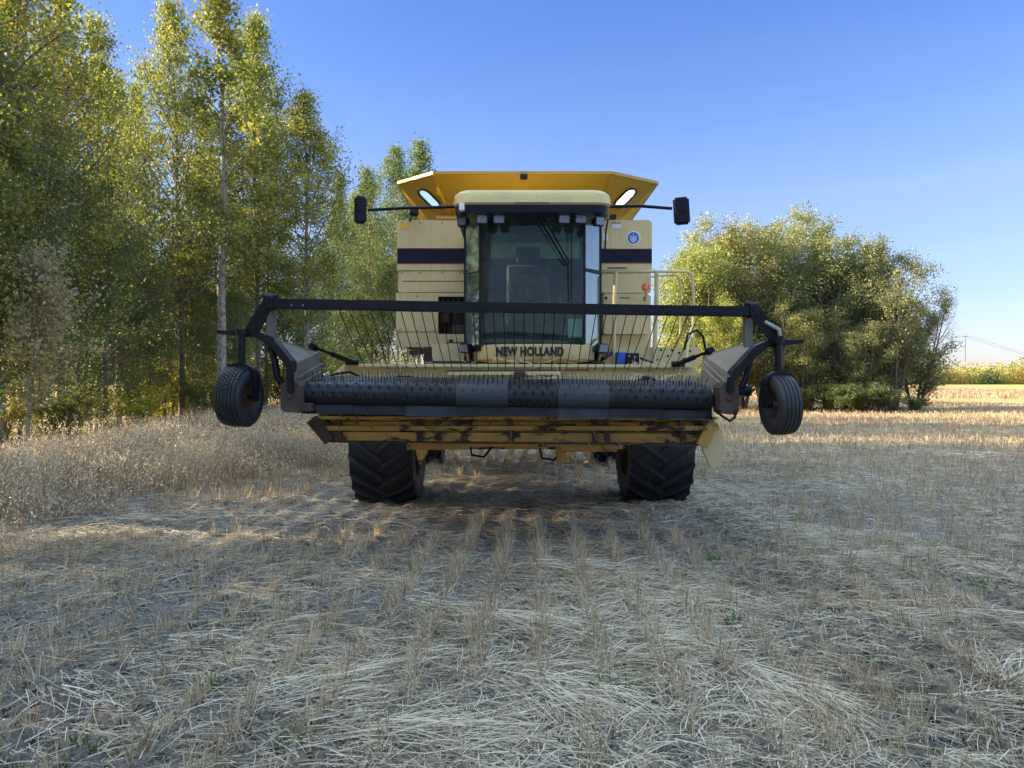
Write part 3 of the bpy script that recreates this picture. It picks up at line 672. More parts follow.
# --- feeder house
z1 = UZ(452, 8.3)
mb = MB().plate([(-.5, 7.35, .80), (-.5, 9.2, .72), (-.5, 9.2, 1.55), (-.5, 7.35, 1.42)], 1.25, (1, 0, 0))
P(mb, 'feeder_house', 'rusty')
mb = MB().box(UX(410, 8.0), UX(622, 8.0), 7.95, 8.10, UZ(449, 8.0), UZ(438, 8.0), .01)
mb.plate([U(414, 441, 8.2), U(428, 441, 8.2), U(428, 452, 8.2), U(419, 466, 8.2)], .04, (0, 1, 0))
mb.box(UX(556, 7.9), UX(566, 7.9), 7.8, 7.95, UZ(462, 7.9), UZ(446, 7.9), .01)
P(mb, 'lift_frame', 'rusty')
for px0, px1 in ((424, 440), (612, 626)):
    mb = MB()
    mb.tube([U((px0+px1)/2, 448, 8.3), U((px0+px1)/2+(12 if px0 < 500 else -12), 440, 7.6)], .05, 12)
    mb.tube([U((px0+px1)/2, 448, 8.3), Vector((UX((px0+px1)/2, 8.3), 9.2, .72))], .065, 12)
    P(mb, 'lift_cylinder', 'black', smooth=True)
for px, py in ((540, 455), (470, 452)):
    mb = MB().tube([U(px, py-6, 7.9), U(px+2, py+3, 7.8), U(px+14, py+5, 7.8), U(px+22, py-5, 7.95)], .012, 6)
    P(mb, 'hydraulic_hose', 'black', smooth=True)

# --- body: tank, shields, rear
XL = UX(397, 9.3); XR = UX(652, 9.3)
ZT = UZ(220, 9.3); ZM = UZ(293, 9.3); ZB = UZ(347, 9.3)
mb = MB().box(XL+.04, XR-.04, 9.75, 12.7, 1.92, ZT-.04, .05)
P(mb, 'grain_tank', 'cream')
mb = MB().box(XL+.12, XR-.12, 12.7, 14.4, 1.5, 3.05, .12, seg=3).box(XL+.3, XR-.3, 14.38, 15.9, 1.2, 2.6, .25, seg=4)
P(mb, 'rear_hood', 'cream', smooth=True)
# side panels running back
for x, s_ in ((XL, -1), (XR, 1)):
    mb = MB().box(x if s_ < 0 else x-.05, x+.05 if s_ < 0 else x, 9.36, 13.0, ZM+.02, ZT-.01, .015)
    P(mb, 'side_shield_panel', 'cream')
    mb = MB().box(x if s_ < 0 else x-.05, x+.05 if s_ < 0 else x, 9.36, 14.2, 1.86, ZM-.02, .015)
    P(mb, 'lower_side_panel', 'cream')
    mb = MB().box(x-.006 if s_ < 0 else x, x if s_ < 0 else x+.006, 9.4, 12.9, UZ(262.5, 9.3), UZ(249.5, 9.3))
    P(mb, 'navy_stripe', 'navy')
def rounded_sheet(x0, x1, z0, z1, y, th, r=.05, corners=(1, 1, 1, 1)):
    pts = []
    for (cx, cz, a0, on) in ((x1-r, z1-r, 0, corners[1]), (x0+r, z1-r, 90, corners[0]), (x0+r, z0+r, 180, corners[2]), (x1-r, z0+r, 270, corners[3])):
        if on:
            for k in range(6):
                a_ = math.radians(a0+18*k); pts.append((cx+r*math.cos(a_), y, cz+r*math.sin(a_)))
        else:
            pts.append((cx+(r if a0 in (0, 270) else -r), y, cz+(r if a0 in (0, 90) else -r)))
    return MB().plate(pts, th, (0, 1, 0))
# left front shield: upper sheet with stripe, seam, lower sheet
y = 9.30
fp = P(rounded_sheet(XL, UX(466, y), UZ(270.3, y), ZT, y, .05, .05, (1, 0, 0, 0)), 'front_panel', 'cream')
P(MB().box(XL+.004, UX(465.5, y), y-.006, y-.002, UZ(263, y), UZ(249, y)), 'navy_stripe', 'navy', fp)
P(MB().box(XL+.004, UX(465.5, y), y-.006, y-.002, UZ(249, y)+.001, UZ(248.2, y)).box(XL+.004, UX(465.5, y), y-.006, y-.002, UZ(263.9, y), UZ(263, y)-.001), 'red_pinstripe', 'red', fp)
P(MB().box(UX(400.5, y), UX(408.5, y), y-.005, y-.002, UZ(229, y), UZ(221.5, y)), 'yellow_sticker', 'yellow', fp)
bt = MB()
for px in (402, 420, 442, 460):
    for py in (223, 272.5): bt.lathe([(-.006, .001), (-.006, .010), (0, .012)], 10, U(px, py, y), Matrix.Rotation(math.pi/2, 3, 'Z'))
P(bt, 'bolt', 'steel', fp)
P(rounded_sheet(XL+.03, UX(466, y), ZM+.01, UZ(270.9, y), y+.012, .05, .03, (0, 0, 0, 0)), 'front_panel', 'cream')
for z_ in (UZ(281, y),):
    P(MB().box(XL+.06, UX(464, y), y+.006, y+.011, z_-.003, z_+.003), 'panel_seam', 'rust')
# lower left: frame round the opening
y2 = 9.22
X0 = UX(396, y2); XO = UX(438, y2); X1 = UX(466, y2)
mb = rounded_sheet(X0, XO, UZ(347, y2), UZ(293, y2), y2, .05, .05, (0, 0, 1, 0))
mb.plate([(XO, y2, UZ(296.5, y2)), (X1, y2, UZ(296.5, y2)), (X1, y2, UZ(293, y2)), (XO, y2, UZ(293, y2))], .05, (0, 1, 0))
mb.plate([(XO, y2, UZ(347, y2)), (X1, y2, UZ(347, y2)), (X1, y2, UZ(334, y2)), (XO, y2, UZ(334, y2))], .05, (0, 1, 0))
P(mb, 'lower_front_panel', 'cream')
bt = MB()
for px in (400, 417, 434):
    for py in (296, 330, 343): bt.lathe([(-.006, .001), (-.006, .009), (0, .011)], 8, U(px, py, y2), Matrix.Rotation(math.pi/2, 3, 'Z'))
P(bt, 'bolt', 'steel', kind='stuff')
P(MB().box(UX(449, y2), UX(453, y2), y2-.006, y2-.001, UZ(342, y2), UZ(339.5, y2)), 'catch_slot', 'dark')
P(MB().box(X0+.01, XO-.01, y2-.004, y2-.001, UZ(332.2, y2), UZ(331.6, y2)), 'panel_seam', 'rust')
mb = MB().box(XO-.02, X1+.02, y2+.30, y2+.32, UZ(336, y2), UZ(294, y2))
P(mb, 'engine_bay_back', 'dark')
mb = MB()
for k in range(9):
    xx = XO+.03+k*.035; mb.tube([(xx, y2+.2+.05*rnd.random(), UZ(334, y2)), (xx+rnd.uniform(-.04, .04), y2+.14, UZ(318, y2)), (xx+rnd.uniform(-.05, .05), y2+.2, UZ(297, y2))], rnd.uniform(.007, .014), 6)
mb.box(XO+.02, XO+.12, y2+.12, y2+.25, UZ(322, y2), UZ(312, y2), .01).box(XO+.16, XO+.30, y2+.1, y2+.2, UZ(333, y2), UZ(324, y2), .01)
P(mb, 'engine_hoses', 'rust', smooth=True)
# wheel-arch member at the left below
P(MB().box(UX(424, 9.0), UX(433, 9.0), 8.95, 9.15, UZ(367, 9.0), UZ(347, 9.0), .01), 'support_post', 'rust')
P(MB().bar(U(409, 353, 9.0), U(424, 352, 9.0), .05, .05), 'step_bracket', 'rust')
# right front shield
xr0 = UX(601, y)
fp = P(rounded_sheet(xr0, XR, UZ(270.3, y), ZT, y, .05, .05, (0, 1, 0, 0)), 'front_panel', 'cream')
P(MB().box(xr0+.002, XR-.002, y-.006, y-.002, UZ(262.5, y), UZ(249.5, y)), 'navy_stripe', 'navy', fp)
P(MB().box(xr0+.002, XR-.002, y-.006, y-.002, UZ(249.5, y)+.001, UZ(248.7, y)).box(xr0+.002, XR-.002, y-.006, y-.002, UZ(263.4, y), UZ(262.5, y)-.001), 'red_pinstripe', 'red', fp)
P(MB().box(UX(612, y), UX(621, y), y-.005, y-.002, UZ(228, y), UZ(222.5, y)), 'white_sticker', 'white', fp)
P(MB().box(UX(612, y), UX(621, y), y-.008, y-.006, UZ(223.6, y), UZ(222.6, y)), 'red_sticker_edge', 'red', fp)
P(MB().box(UX(603, y), UX(608, y), y-.005, y-.002, UZ(241, y), UZ(234, y)), 'white_sticker', 'white', fp)
# round emblem: white disc, blue disc, white leaf
ec = U(633.3, 238, y)
def disc(r, yo, n=40): return MB().plate([(ec.x+r*math.cos(2*math.pi*k/n), y+yo, ec.z+r*math.sin(2*math.pi*k/n)) for k in range(n)], .002, (0, 1, 0))
em = P(disc(.085, -.006), 'emblem', 'white', fp)
em2 = P(disc(.070, -.009), 'emblem_disc', 'blue', fp)
lf = MB()
for s_ in (-1, 1):
    for k, (z_, L) in enumerate(((-.045, .052), (-.022, .056), (.004, .046))):
        a_ = Vector((ec.x+s_*.006, y-.012, ec.z+z_-.008)); b_ = a_+Vector((s_*L*.72, 0, L*.72))
        nrm = Vector((-s_*.7, 0, .7)); 
        lf.plate([a_, a_+nrm*.009, b_+nrm*.004, b_-nrm*.003, a_-nrm*.001], .002, (0, 1, 0))
lf.box(ec.x-.003, ec.x+.003, y-.012, y-.010, ec.z-.058, ec.z+.055)
P(lf, 'emblem_leaf', 'white', fp)
# small wording strip too small to read: fine dark dashes
ms = MB(); xx = UX(607.5, y)
for k in range(15):
    w_ = rnd.uniform(.008, .016); ms.box(xx, xx+w_, y-.004, y-.001, UZ(268.8, y), UZ(267.2, y)); xx += w_+.005
P(ms, 'decal_marks', 'lettering', fp)
P(rounded_sheet(xr0, XR-.02, ZM+.005, UZ(270.9, y), y+.012, .05, .03, (0, 0, 0, 0)), 'front_panel', 'cream')
lb = P(rounded_sheet(UX(603.5, 9.2), UX(649, 9.2), UZ(334, 9.2), UZ(293.5, 9.2), 9.2, .1, .03), 'tool_box_door', 'cream')
for px in (606, 645): P(MB().lathe([(-.02, .001), (-.02, .016), (0, .018)], 12, U(px, 298, 9.2), Matrix.Rotation(math.pi/2, 3, 'Z')), 'latch', 'dark', lb)
ms = MB(); xx = UX(620, 9.2)
for k in range(6): ms.box(xx, xx+.014, 9.195, 9.199, UZ(298.4, 9.2), UZ(297.2, 9.2)); xx += .02
P(ms, 'decal_marks', 'lettering', lb)
P(MB().box(xr0, UX(650, 9.3), 9.3, 9.5, UZ(350, 9.3), UZ(334.6, 9.3), .01), 'lower_front_panel', 'cream')
P(MB().lathe([(-.03, .001), (-.03, .04), (-.015, .048), (.02, .048)], 20, U(646, 287, 8.9), Matrix.Rotation(math.pi/2, 3, 'Z')), 'amber_lamp', 'orange', smooth=True)
P(MB().tube([U(646, 287, 8.93), U(646, 296, 8.95), U(646, 300, 9.2)], .012, 8), 'lamp_bracket', 'cream')

# --- grain tank extension: flared sheets
zt, zb = 3.83, 3.42
top = [(-1.385, 12.7), (-1.385, 9.34), (-.905, 8.90), (1.165, 8.90), (1.765, 9.34), (1.765, 12.7)]
bot = [(-1.0, 12.4), (-1.0, 9.85), (-.70, 9.50), (.98, 9.50), (1.30, 9.85), (1.30, 12.4)]
ext = bpy.data.objects.new('tank_extension', None); C.objects.link(ext); ext.parent = CH
def facet(i, hole=False):
    a = Vector((*top[i], zt)); b_ = Vector((*top[i+1], zt)); c = Vector((*bot[i+1], zb)); d = Vector((*bot[i], zb))
    quad = [a, b_, c, d]
    if not hole: return MB().plate(quad, .012), None
    nrm = (b_-a).cross(d-a).normalized(); ux = (b_-a).normalized(); uy = nrm.cross(ux)
    left = a.x < 0
    cpx = U(429.5, 198.5, 1) if left else U(625, 198, 1)
    # meet the ray of the slot's centre with the facet
    o_ = Vector((0, 0, EYE)); dr = cpx-o_; tt = (a-o_).dot(nrm)/dr.dot(nrm); cc = o_+dr*tt
    e1 = U(421.5, 190.5, 1) if left else U(633, 190, 1); dr = e1-o_; ee = o_+dr*((a-o_).dot(nrm)/dr.dot(nrm))
    ax = (ee-cc); hl = ax.length; ax.normalize(); ay = nrm.cross(ax)
    def slot(r, l):
        pts = []
        for k in range(9): a_ = -math.pi/2+math.pi*k/8; pts.append(cc+ax*(l-r+r*math.cos(a_))+ay*r*math.sin(a_))
        for k in range(9): a_ = math.pi/2+math.pi*k/8; pts.append(cc+ax*(-(l-r)+r*math.cos(a_))+ay*r*math.sin(a_))
        return pts
    inn = slot(.078, hl+.01); bm = bmesh.new()
    ov = [bm.verts.new(p_) for p_ in quad]; iv = [bm.verts.new(p_) for p_ in inn]
    es = [bm.edges.new((ov[k], ov[(k+1) % 4])) for k in range(4)]+[bm.edges.new((iv[k], iv[(k+1) % len(iv)])) for k in range(len(iv))]
    bmesh.ops.triangle_fill(bm, use_beauty=True, use_dissolve=False, edges=es, normal=nrm)
    mb_ = MB(); mb_.frombm(bm)
    ring = slot(.098, hl+.03); k_ = len(inn); seal = MB()
    off = nrm*.014
    if (o_-cc).dot(nrm) < 0: off = -off
    seal.add([p_+off for p_ in ring]+[p_+off for p_ in inn]+[p_-off for p_ in ring]+[p_-off for p_ in inn],
             [(k, (k+1) % k_, k_+(k+1) % k_, k_+k) for k in range(k_)]+[(2*k_+k, 3*k_+k, 3*k_+(k+1) % k_, 2*k_+(k+1) % k_) for k in range(k_)]+
             [(k, 2*k_+k, 2*k_+(k+1) % k_, (k+1) % k_) for k in range(k_)]+[(k_+k, k_+(k+1) % k_, 3*k_+(k+1) % k_, 3*k_+k) for k in range(k_)])
    pane = MB().plate([p_ for p_ in inn], .003)
    return mb_, (seal, pane)
for i in range(5):
    fm, extra = facet(i, i in (1, 3))
    P(fm, 'extension_sheet', 'gold', ext)
    if extra:
        P(extra[0], 'window_seal', 'dark', ext); P(extra[1], 'slot_window', 'milky', ext)
rim = MB()
for i in range(5): rim.bar(Vector((*top[i], zt+.012)), Vector((*top[i+1], zt+.012)), .03, .035)
for i in (2, 3): rim.bar(Vector((*top[i], zt)), Vector((*bot[i], zb)), .018, .03)
P(rim, 'rim_strip', 'gold', ext)
P(MB().box(-.72, 1.0, 9.5, 9.55, 3.1, 3.45), 'tank_front_sheet', 'gold', ext)
P(MB().box(UX(520, 8.8), UX(527.5, 8.8), 8.80, 8.88, UZ(178, 8.8), UZ(173.5, 8.8), .01), 'camera_box', 'dark', ext)
P(MB().box(UX(437, 9.3), UX(462, 9.3), 9.28, 9.34, UZ(219.5, 9.3), UZ(216, 9.3), .005), 'step_rail', 'gold', ext)
P(MB().lathe([(-.05, .001), (-.05, .03), (0, .05), (.06, .05), (.07, .001)], 14, U(412.5, 212, 9.1), Matrix.Rotation(.6, 3, 'Z')).tube([U(412.5, 212, 9.1), U(410, 221, 9.3)], .012, 6), 'beacon_lamp', 'dark', ext, smooth=True)
P(MB().box(UX(610, 9.2), UX(616, 9.2), 9.15, 9.25, UZ(219, 9.2), UZ(215, 9.2), .005), 'latch_block', 'dark', ext)
P(MB().tube([U(608, 219, 9.2), U(606, 230, 9.25), U(605, 250, 9.28)], .010, 6), 'cable', 'dark', ext)

# --- cab
cab = bpy.data.objects.new('cab', None); C.objects.link(cab); cab.parent = CH
yf, yr = 7.85, 9.0
zb_, zt_ = UZ(343, yf), UZ(213, yf)
FL = UX(480.5, yf); FR = UX(584, yf); RL = UX(465, 8.1); RR = UX(600.5, 8.1)
cx = (FL+FR)/2
def arc_front(x0, x1, y0_, bulge, n=10):
    return [(x0+(x1-x0)*k/n, y0_-bulge*(1-(2*k/n-1)**2)) for k in range(n+1)]
def sheet_strip(pl, z0, z1, th=.006, ztop=None):
    mb_ = MB(); n = len(pl)
    vs = [(x, y_, z0) for x, y_ in pl]+[(x, y_, z1) for x, y_ in pl]+[(x, y_+th, z0) for x, y_ in pl]+[(x, y_+th, z1) for x, y_ in pl]
    fs = []
    for k in range(n-1):
        fs += [(k, k+1, n+k+1, n+k), (2*n+k, 3*n+k, 3*n+k+1, 2*n+k+1), (k, 2*n+k, 2*n+k+1, k+1), (n+k, n+k+1, 3*n+k+1, 3*n+k)]
    fs += [(0, n, 3*n, 2*n), (n-1, 3*n-1, 4*n-1, 2*n-1)]
    return mb_.add(vs, fs)
def one_sheet(pl, z0, z1):
    n = len(pl); return MB().add([(x, y_, z0) for x, y_ in pl]+[(x, y_, z1) for x, y_ in pl], [(k, k+1, n+k+1, n+k) for k in range(n-1)])
pl = arc_front(FL, FR, yf, .07)
P(one_sheet(pl, zb_, zt_), 'windscreen', 'glass', cab, smooth=True)
ys_ = 8.10; SL = UX(465, ys_); SR = UX(600.5, ys_)
for (a, b_, s_) in (((FL, yf), (SL, ys_), -1), ((FR, yf), (SR, ys_), 1)):
    P(MB().box(b_[0]-.01, b_[0]+.01, ys_+.03, yr, zb_-.2, zb_+.35), 'door_lower_panel', 'dark', cab)
    P(one_sheet([(b_[0], ys_+.03), (b_[0], yr)], zb_+.35, zt_+.02), 'door_window', 'pane', cab)
    a2 = (a[0]+s_*.012, a[1]+.02); P(one_sheet([a2, (b_[0], b_[1])], zb_-.02, zt_), 'side_window', 'sideglass', cab)
    P(MB().bar((a[0], a[1]+.02, zb_-.02), (a[0], a[1]+.02, zt_), .035, .05, Vector((0, 1, 0)), .008), 'front_pillar', 'dark', cab)
    P(MB().bar((b_[0], b_[1], zb_-.02), (b_[0], b_[1], zt_+.02), .022, .03, Vector((0, 1, 0)), .004), 'rear_pillar', 'dark', cab)
    P(MB().bar((a2[0]+s_*.004, a2[1], UZ(271.5, 8.0)), (b_[0]+s_*.01, b_[1]-.02, UZ(271.5, 8.0)), .02, .03), 'door_rail', 'dark', cab)
P(MB().bar((FL, yf-.01, zb_-.015), (FR, yf-.01, zb_-.015), .05, .04), 'window_frame', 'dark', cab)
P(MB().bar((FL, yf, zt_-.02), (FR, yf, zt_-.02), .05, .10), 'window_frame', 'dark', cab)
# rear wall with its window
P(MB().box(RL, RR, yr, yr+.03, zb_-.2, 2.87).box(RL, -.25, yr, yr+.03, 2.87, 3.2).box(.80, RR, yr, yr+.03, 2.87, 3.2).box(-.25, .80, yr, yr+.03, 3.165, 3.2), 'rear_wall', 'dark', cab)
P(MB().box(-.25, .80, yr+.012, yr+.018, 2.87, 3.165), 'rear_window', 'rearglass', cab)
P(MB().box(-.8, 1.1, 9.66, 9.68, 2.4, 3.3), 'reflection_backing', 'liner', cab)  # pale green panel behind the window, imitating its mint reflection
P(MB().plate([(RL, yr, zb_-.03), (SL, ys_, zb_-.03), (FL, yf, zb_-.03), (FR, yf, zb_-.03), (SR, ys_, zb_-.03), (RR, yr, zb_-.03)], -.05, (0, 0, 1)), 'cab_floor', 'dark', cab)
# roof
def roof_outline(inset, y0_, y1_, xl, xr, r=.16):
    pts = []
    xl += inset; xr -= inset; y0_ += inset
    for k in range(7): a_ = math.radians(180+90*k/6); pts.append((xl+r+r*math.cos(a_), y0_+r+r*math.sin(a_)))
    for k in range(7): a_ = math.radians(270+90*k/6); pts.append((xr-r+r*math.cos(a_), y0_+r+r*math.sin(a_)))
    pts += [(xr, y1_), (xl, y1_)]; return pts
def stack(rings):
    """rings: (outline, z)"""
    vs = []; fs = []; n = len(rings[0][0])
    for o_, z in rings: vs += [(x, y_, z) for x, y_ in o_]
    for i in range(len(rings)-1):
        for k in range(n): fs.append((i*n+k, i*n+(k+1) % n, (i+1)*n+(k+1) % n, (i+1)*n+k))
    fs += [tuple(range(n-1, -1, -1)), tuple((len(rings)-1)*n+k for k in range(n))]
    return MB().add(vs, fs)
xl, xr_ = UX(453.5, 7.55), UX(611, 7.55); z0 = UZ(205, 7.45); z1 = UZ(190, 7.5)
rf = [(roof_outline(.02, 7.42, 9.15, xl, xr_), z0), (roof_outline(0, 7.42, 9.15, xl, xr_), z0+.02), (roof_outline(.0, 7.43, 9.15, xl, xr_), z0+.07), (roof_outline(.01, 7.43, 9.15, xl, xr_), z0+.115), (roof_outline(.04, 7.44, 9.1, xl, xr_), z1-.006), (roof_outline(.09, 7.5, 9.05, xl, xr_), z1+.01)]
roof = P(stack(rf), 'cab_roof', 'roof', smooth=True)
P(stack([(roof_outline(.10, 7.55, 9.1, xl, xr_), UZ(215, 7.55)), (roof_outline(.02, 7.44, 9.15, xl, xr_), UZ(213, 7.5)), (roof_outline(.01, 7.42, 9.15, xl, xr_), z0-.001)]), 'visor', 'trim', roof, smooth=True)
P(MB().box(UX(515, 7.42), UX(549, 7.42), 7.405, 7.425, z0+.012, z0+.016), 'roof_seam', 'dark', roof)
P(MB().box(UX(459, 7.43), UX(464.5, 7.43), 7.42, 7.50, UZ(211, 7.45), UZ(203.5, 7.45), .012), 'marker_lamp', 'white', cab)
# work lights
for px, py in ((464, 222.5), (482, 220), (499, 220), (564, 220), (580.5, 220), (597.5, 222)):
    yy = 7.62; c = U(px, py, yy); side = px < 470 or px > 590; w2 = .062
    rot = Matrix.Rotation((-.5 if px < 500 else .5) if side else 0, 3, 'Z')
    bm = bmesh.new(); bmesh.ops.create_cube(bm, size=1)
    for v_ in bm.verts:
        v_.co = Vector((v_.co.x*.125*(1 if v_.co.y < 0 else .7), v_.co.y*.09, v_.co.z*.105*(1 if v_.co.y < 0 else .7)))
    bmesh.ops.bevel(bm, geom=bm.edges[:], offset=.014, segments=2, affect='EDGES')
    mb = MB(); mb.frombm(bm, c, rot); mb.tube([c+Vector((0, .02, .04)), c+Vector((0, .04, .12))], .012, 6)
    lo = P(mb, 'work_light', 'dark', smooth=True)
    mb = MB(); bm = bmesh.new(); bmesh.ops.create_cube(bm, size=1)
    for v_ in bm.verts: v_.co = Vector((v_.co.x*.10, v_.co.y*.012, v_.co.z*.076))
    bmesh.ops.bevel(bm, geom=bm.edges[:], offset=.005, segments=2, affect='EDGES')
    mb.frombm(bm, c+rot @ Vector((0, -.048, 0)), rot); P(mb, 'lens', 'lens', lo)
# wipers
P(MB().tube([U(534, 213, 7.62), U(541, 222, 7.68), U(566, 263, 7.74)], .010, 6).tube([U(540, 212, 7.62), U(548, 225, 7.68), U(569, 262, 7.74)], .008, 6).bar(U(571.5, 226, 7.73), U(571.5, 300, 7.76), .012, .018, Vector((0, 1, 0))).bar(U(566, 263, 7.74), U(572, 262, 7.75), .012, .015), 'windscreen_wiper', 'black', cab)
# inside: seat, wheel, column, console
sx = cx-.02
P(MB().box(sx-.26, sx+.26, 8.45, 8.95, 2.08, 2.22, .06, seg=3).box(sx-.25, sx+.25, 8.84, 8.98, 2.18, 2.78, .06, seg=3).box(sx-.14, sx+.14, 8.86, 8.96, 2.80, 2.98, .04, seg=3), 'driver_seat', 'fabric', cab, smooth=True)
tor = MB(); rr = .20; pts = [Vector((sx+rr*math.cos(2*math.pi*k/28), 8.2+rr*.55*math.sin(2*math.pi*k/28), 2.45+rr*.83*math.sin(2*math.pi*k/28))) for k in range(29)]
tor.tube(pts, .016, 8, False)
for k in (2, 14, 21): tor.tube([Vector((sx, 8.2, 2.45)), pts[k]], .010, 6)
P(tor, 'steering_wheel', 'dark', cab, smooth=True)
P(MB().tube([(sx, 8.2, 2.44), (sx, 8.0, 1.85)], .04, 10).box(sx+.35, sx+.55, 8.3, 8.8, 1.85, 2.38, .04), 'steering_column', 'dark', cab)
P(MB().box(UX(568, 8.0), UX(582, 8.0), 7.98, 8.0, UZ(338, 8), UZ(319, 8)), 'display_card', 'liner', cab)
# fascia below the windscreen
def fascia(px0, px1, pz0, pz1, yc, bulge, endback):
    n = 22; rows = []
    for j, (pyy, back) in enumerate(((343.6, .05), (345, .0), (354, .0), (359, .02), (362.5, .08))):
        row = []
        for k in range(n+1):
            u = 2*k/n-1; yy = yc+bulge*u*u+endback*max(0, abs(u)-.82)**1.5*12+back
            xx = UX(px0+(px1-px0)*k/n, yc)
            row.append((xx, yy, UZ(pyy-(3.0 if j == 4 else 0)*max(0, abs(u)-.7)*3.3*(1 if j >= 3 else 0), yc)))
        rows.append(row)
    vs = [v_ for r_ in rows for v_ in r_]; m_ = n+1
    vs += [(x_, y_+.05, z_) for x_, y_, z_ in vs]; K = len(rows)*m_
    fs = [(j*m_+k, j*m_+k+1, (j+1)*m_+k+1, (j+1)*m_+k) for j in range(len(rows)-1) for k in range(n)]
    fs += [(K+a_, K+d_, K+c_, K+b__) for a_, b__, c_, d_ in fs]
    return MB().add(vs, fs)
fas = P(fascia(472, 598, 0, 0, 7.74, .10, .25), 'front_fascia', 'cream', smooth=True)
P(rounded_sheet(UX(432, 8.35), UX(478, 8.35), UZ(363.5, 8.35), UZ(343.5, 8.35), 8.35, .4, .035, (0, 0, 1, 0)), 'lower_cab_panel', 'cream')
P(MB().box(UX(432, 8.4), UX(600, 8.4), 8.0, 9.2, UZ(366, 8.4), UZ(362, 8.4)), 'cab_underframe', 'rust')
# lettering
def lettering(txt, parent, x0, x1, z0, z1, yy, bold=.06):
    cu = bpy.data.curves.new('lettering', 'FONT'); cu.body = txt; cu.size = 1; cu.extrude = .02; cu.offset = bold; cu.space_character = 1.08
    o = bpy.data.objects.new('tmp', cu); C.objects.link(o)
    dg = bpy.context.evaluated_depsgraph_get(); me_ = bpy.data.meshes.new_from_object(o.evaluated_get(dg))
    bpy.data.objects.remove(o)
    co = np.empty(len(me_.vertices)*3); me_.vertices.foreach_get('co', co); co = co.reshape(-1, 3)
    mn, mx = co.min(0), co.max(0); off = root_loc(parent)
    out = np.empty_like(co)
    out[:, 0] = x0+(co[:, 0]-mn[0])/(mx[0]-mn[0])*(x1-x0)
    out[:, 2] = z0+(co[:, 1]-mn[1])/(mx[1]-mn[1])*(z1-z0)
    u = (out[:, 0]-UX(535, 7.74))/(UX(598, 7.74)-UX(535, 7.74))
    out[:, 1] = yy+.10*u*u-(co[:, 2]-mn[2])/(mx[2]-mn[2])*.003
    out -= np.array(off); me_.vertices.foreach_set('co', out.ravel()); me_.materials.clear(); me_.materials.append(M['lettering'])
    me_.update(); o = bpy.data.objects.new('lettering', me_); C.objects.link(o); o.parent = parent; return o
lettering('NEW HOLLAND', fas, UX(496, 7.735), UX(564, 7.735), UZ(356.2, 7.735), UZ(346.6, 7.735), 7.736)
for px, yy, rz in ((466, 7.95, -.5), (602, 7.95, .25)):
    c = U(px, 348.5, yy); rot = Matrix.Rotation(rz, 3, 'Z') @ Matrix.Rotation(.05, 3, 'Y')
    bm = bmesh.new(); bmesh.ops.create_cube(bm, size=1)
    for v_ in bm.verts: v_.co = Vector((v_.co.x*.13, v_.co.y*.09, v_.co.z*.10))
    bmesh.ops.bevel(bm, geom=bm.edges[:], offset=.012, segments=2, affect='EDGES')
    mb = MB(); mb.frombm(bm, c, rot); hl = P(mb, 'headlight', 'dark', smooth=True)
    mb = MB().box(-.052, .052, -.052, -.044, -.038, .038); mb.v = [tuple(c+rot @ Vector(v_)) for v_ in mb.v]; P(mb, 'lens', 'lens', hl)
    P(MB().tube([c+Vector((0, .02, 0)), c+Vector((.02 if px < 500 else -.02, .1, -.14))], .014, 6), 'bracket', 'cream', hl)
# mirrors on arms
for pts, mc, w_, h_, rz in (([(458, 206.5), (430, 207.5), (405, 208), (368, 210)], (360.5, 210), .12, .27, .3), ([(609, 206.5), (640, 206), (672, 208.5)], (681.5, 211), .155, .27, -.15)):
    P(MB().tube([U(a_, b_, 7.6) for a_, b_ in pts], .016, 8), 'mirror_arm', 'black', smooth=True)
    c = U(*mc, 7.58); rot = Matrix.Rotation(rz, 3, 'Z') @ Matrix.Rotation(-.06 if mc[0] > 500 else .02, 3, 'Y')
    bm = bmesh.new(); bmesh.ops.create_cube(bm, size=1)
    for v_ in bm.verts: v_.co = Vector((v_.co.x*w_, v_.co.y*.07*(1 if v_.co.y > 0 else .8), v_.co.z*h_))
    bmesh.ops.bevel(bm, geom=bm.edges[:], offset=.02, segments=3, affect='EDGES')
    mb = MB(); mb.frombm(bm, c, rot)
    mm_ = P(mb, 'door_mirror', 'black', smooth=True)
    mb = MB().box(-w_*.42, w_*.42, .034, .037, -h_*.42, h_*.42); mb.v = [tuple(c+rot @ Vector(v_)) for v_ in mb.v]; P(mb, 'mirror_glass', 'lens', mm_)
    P(MB().tube([c+Vector((.0, -.03, 0)), c+Vector((0, -.045, 0))], .02, 10), 'mirror_clamp', 'black', mm_)
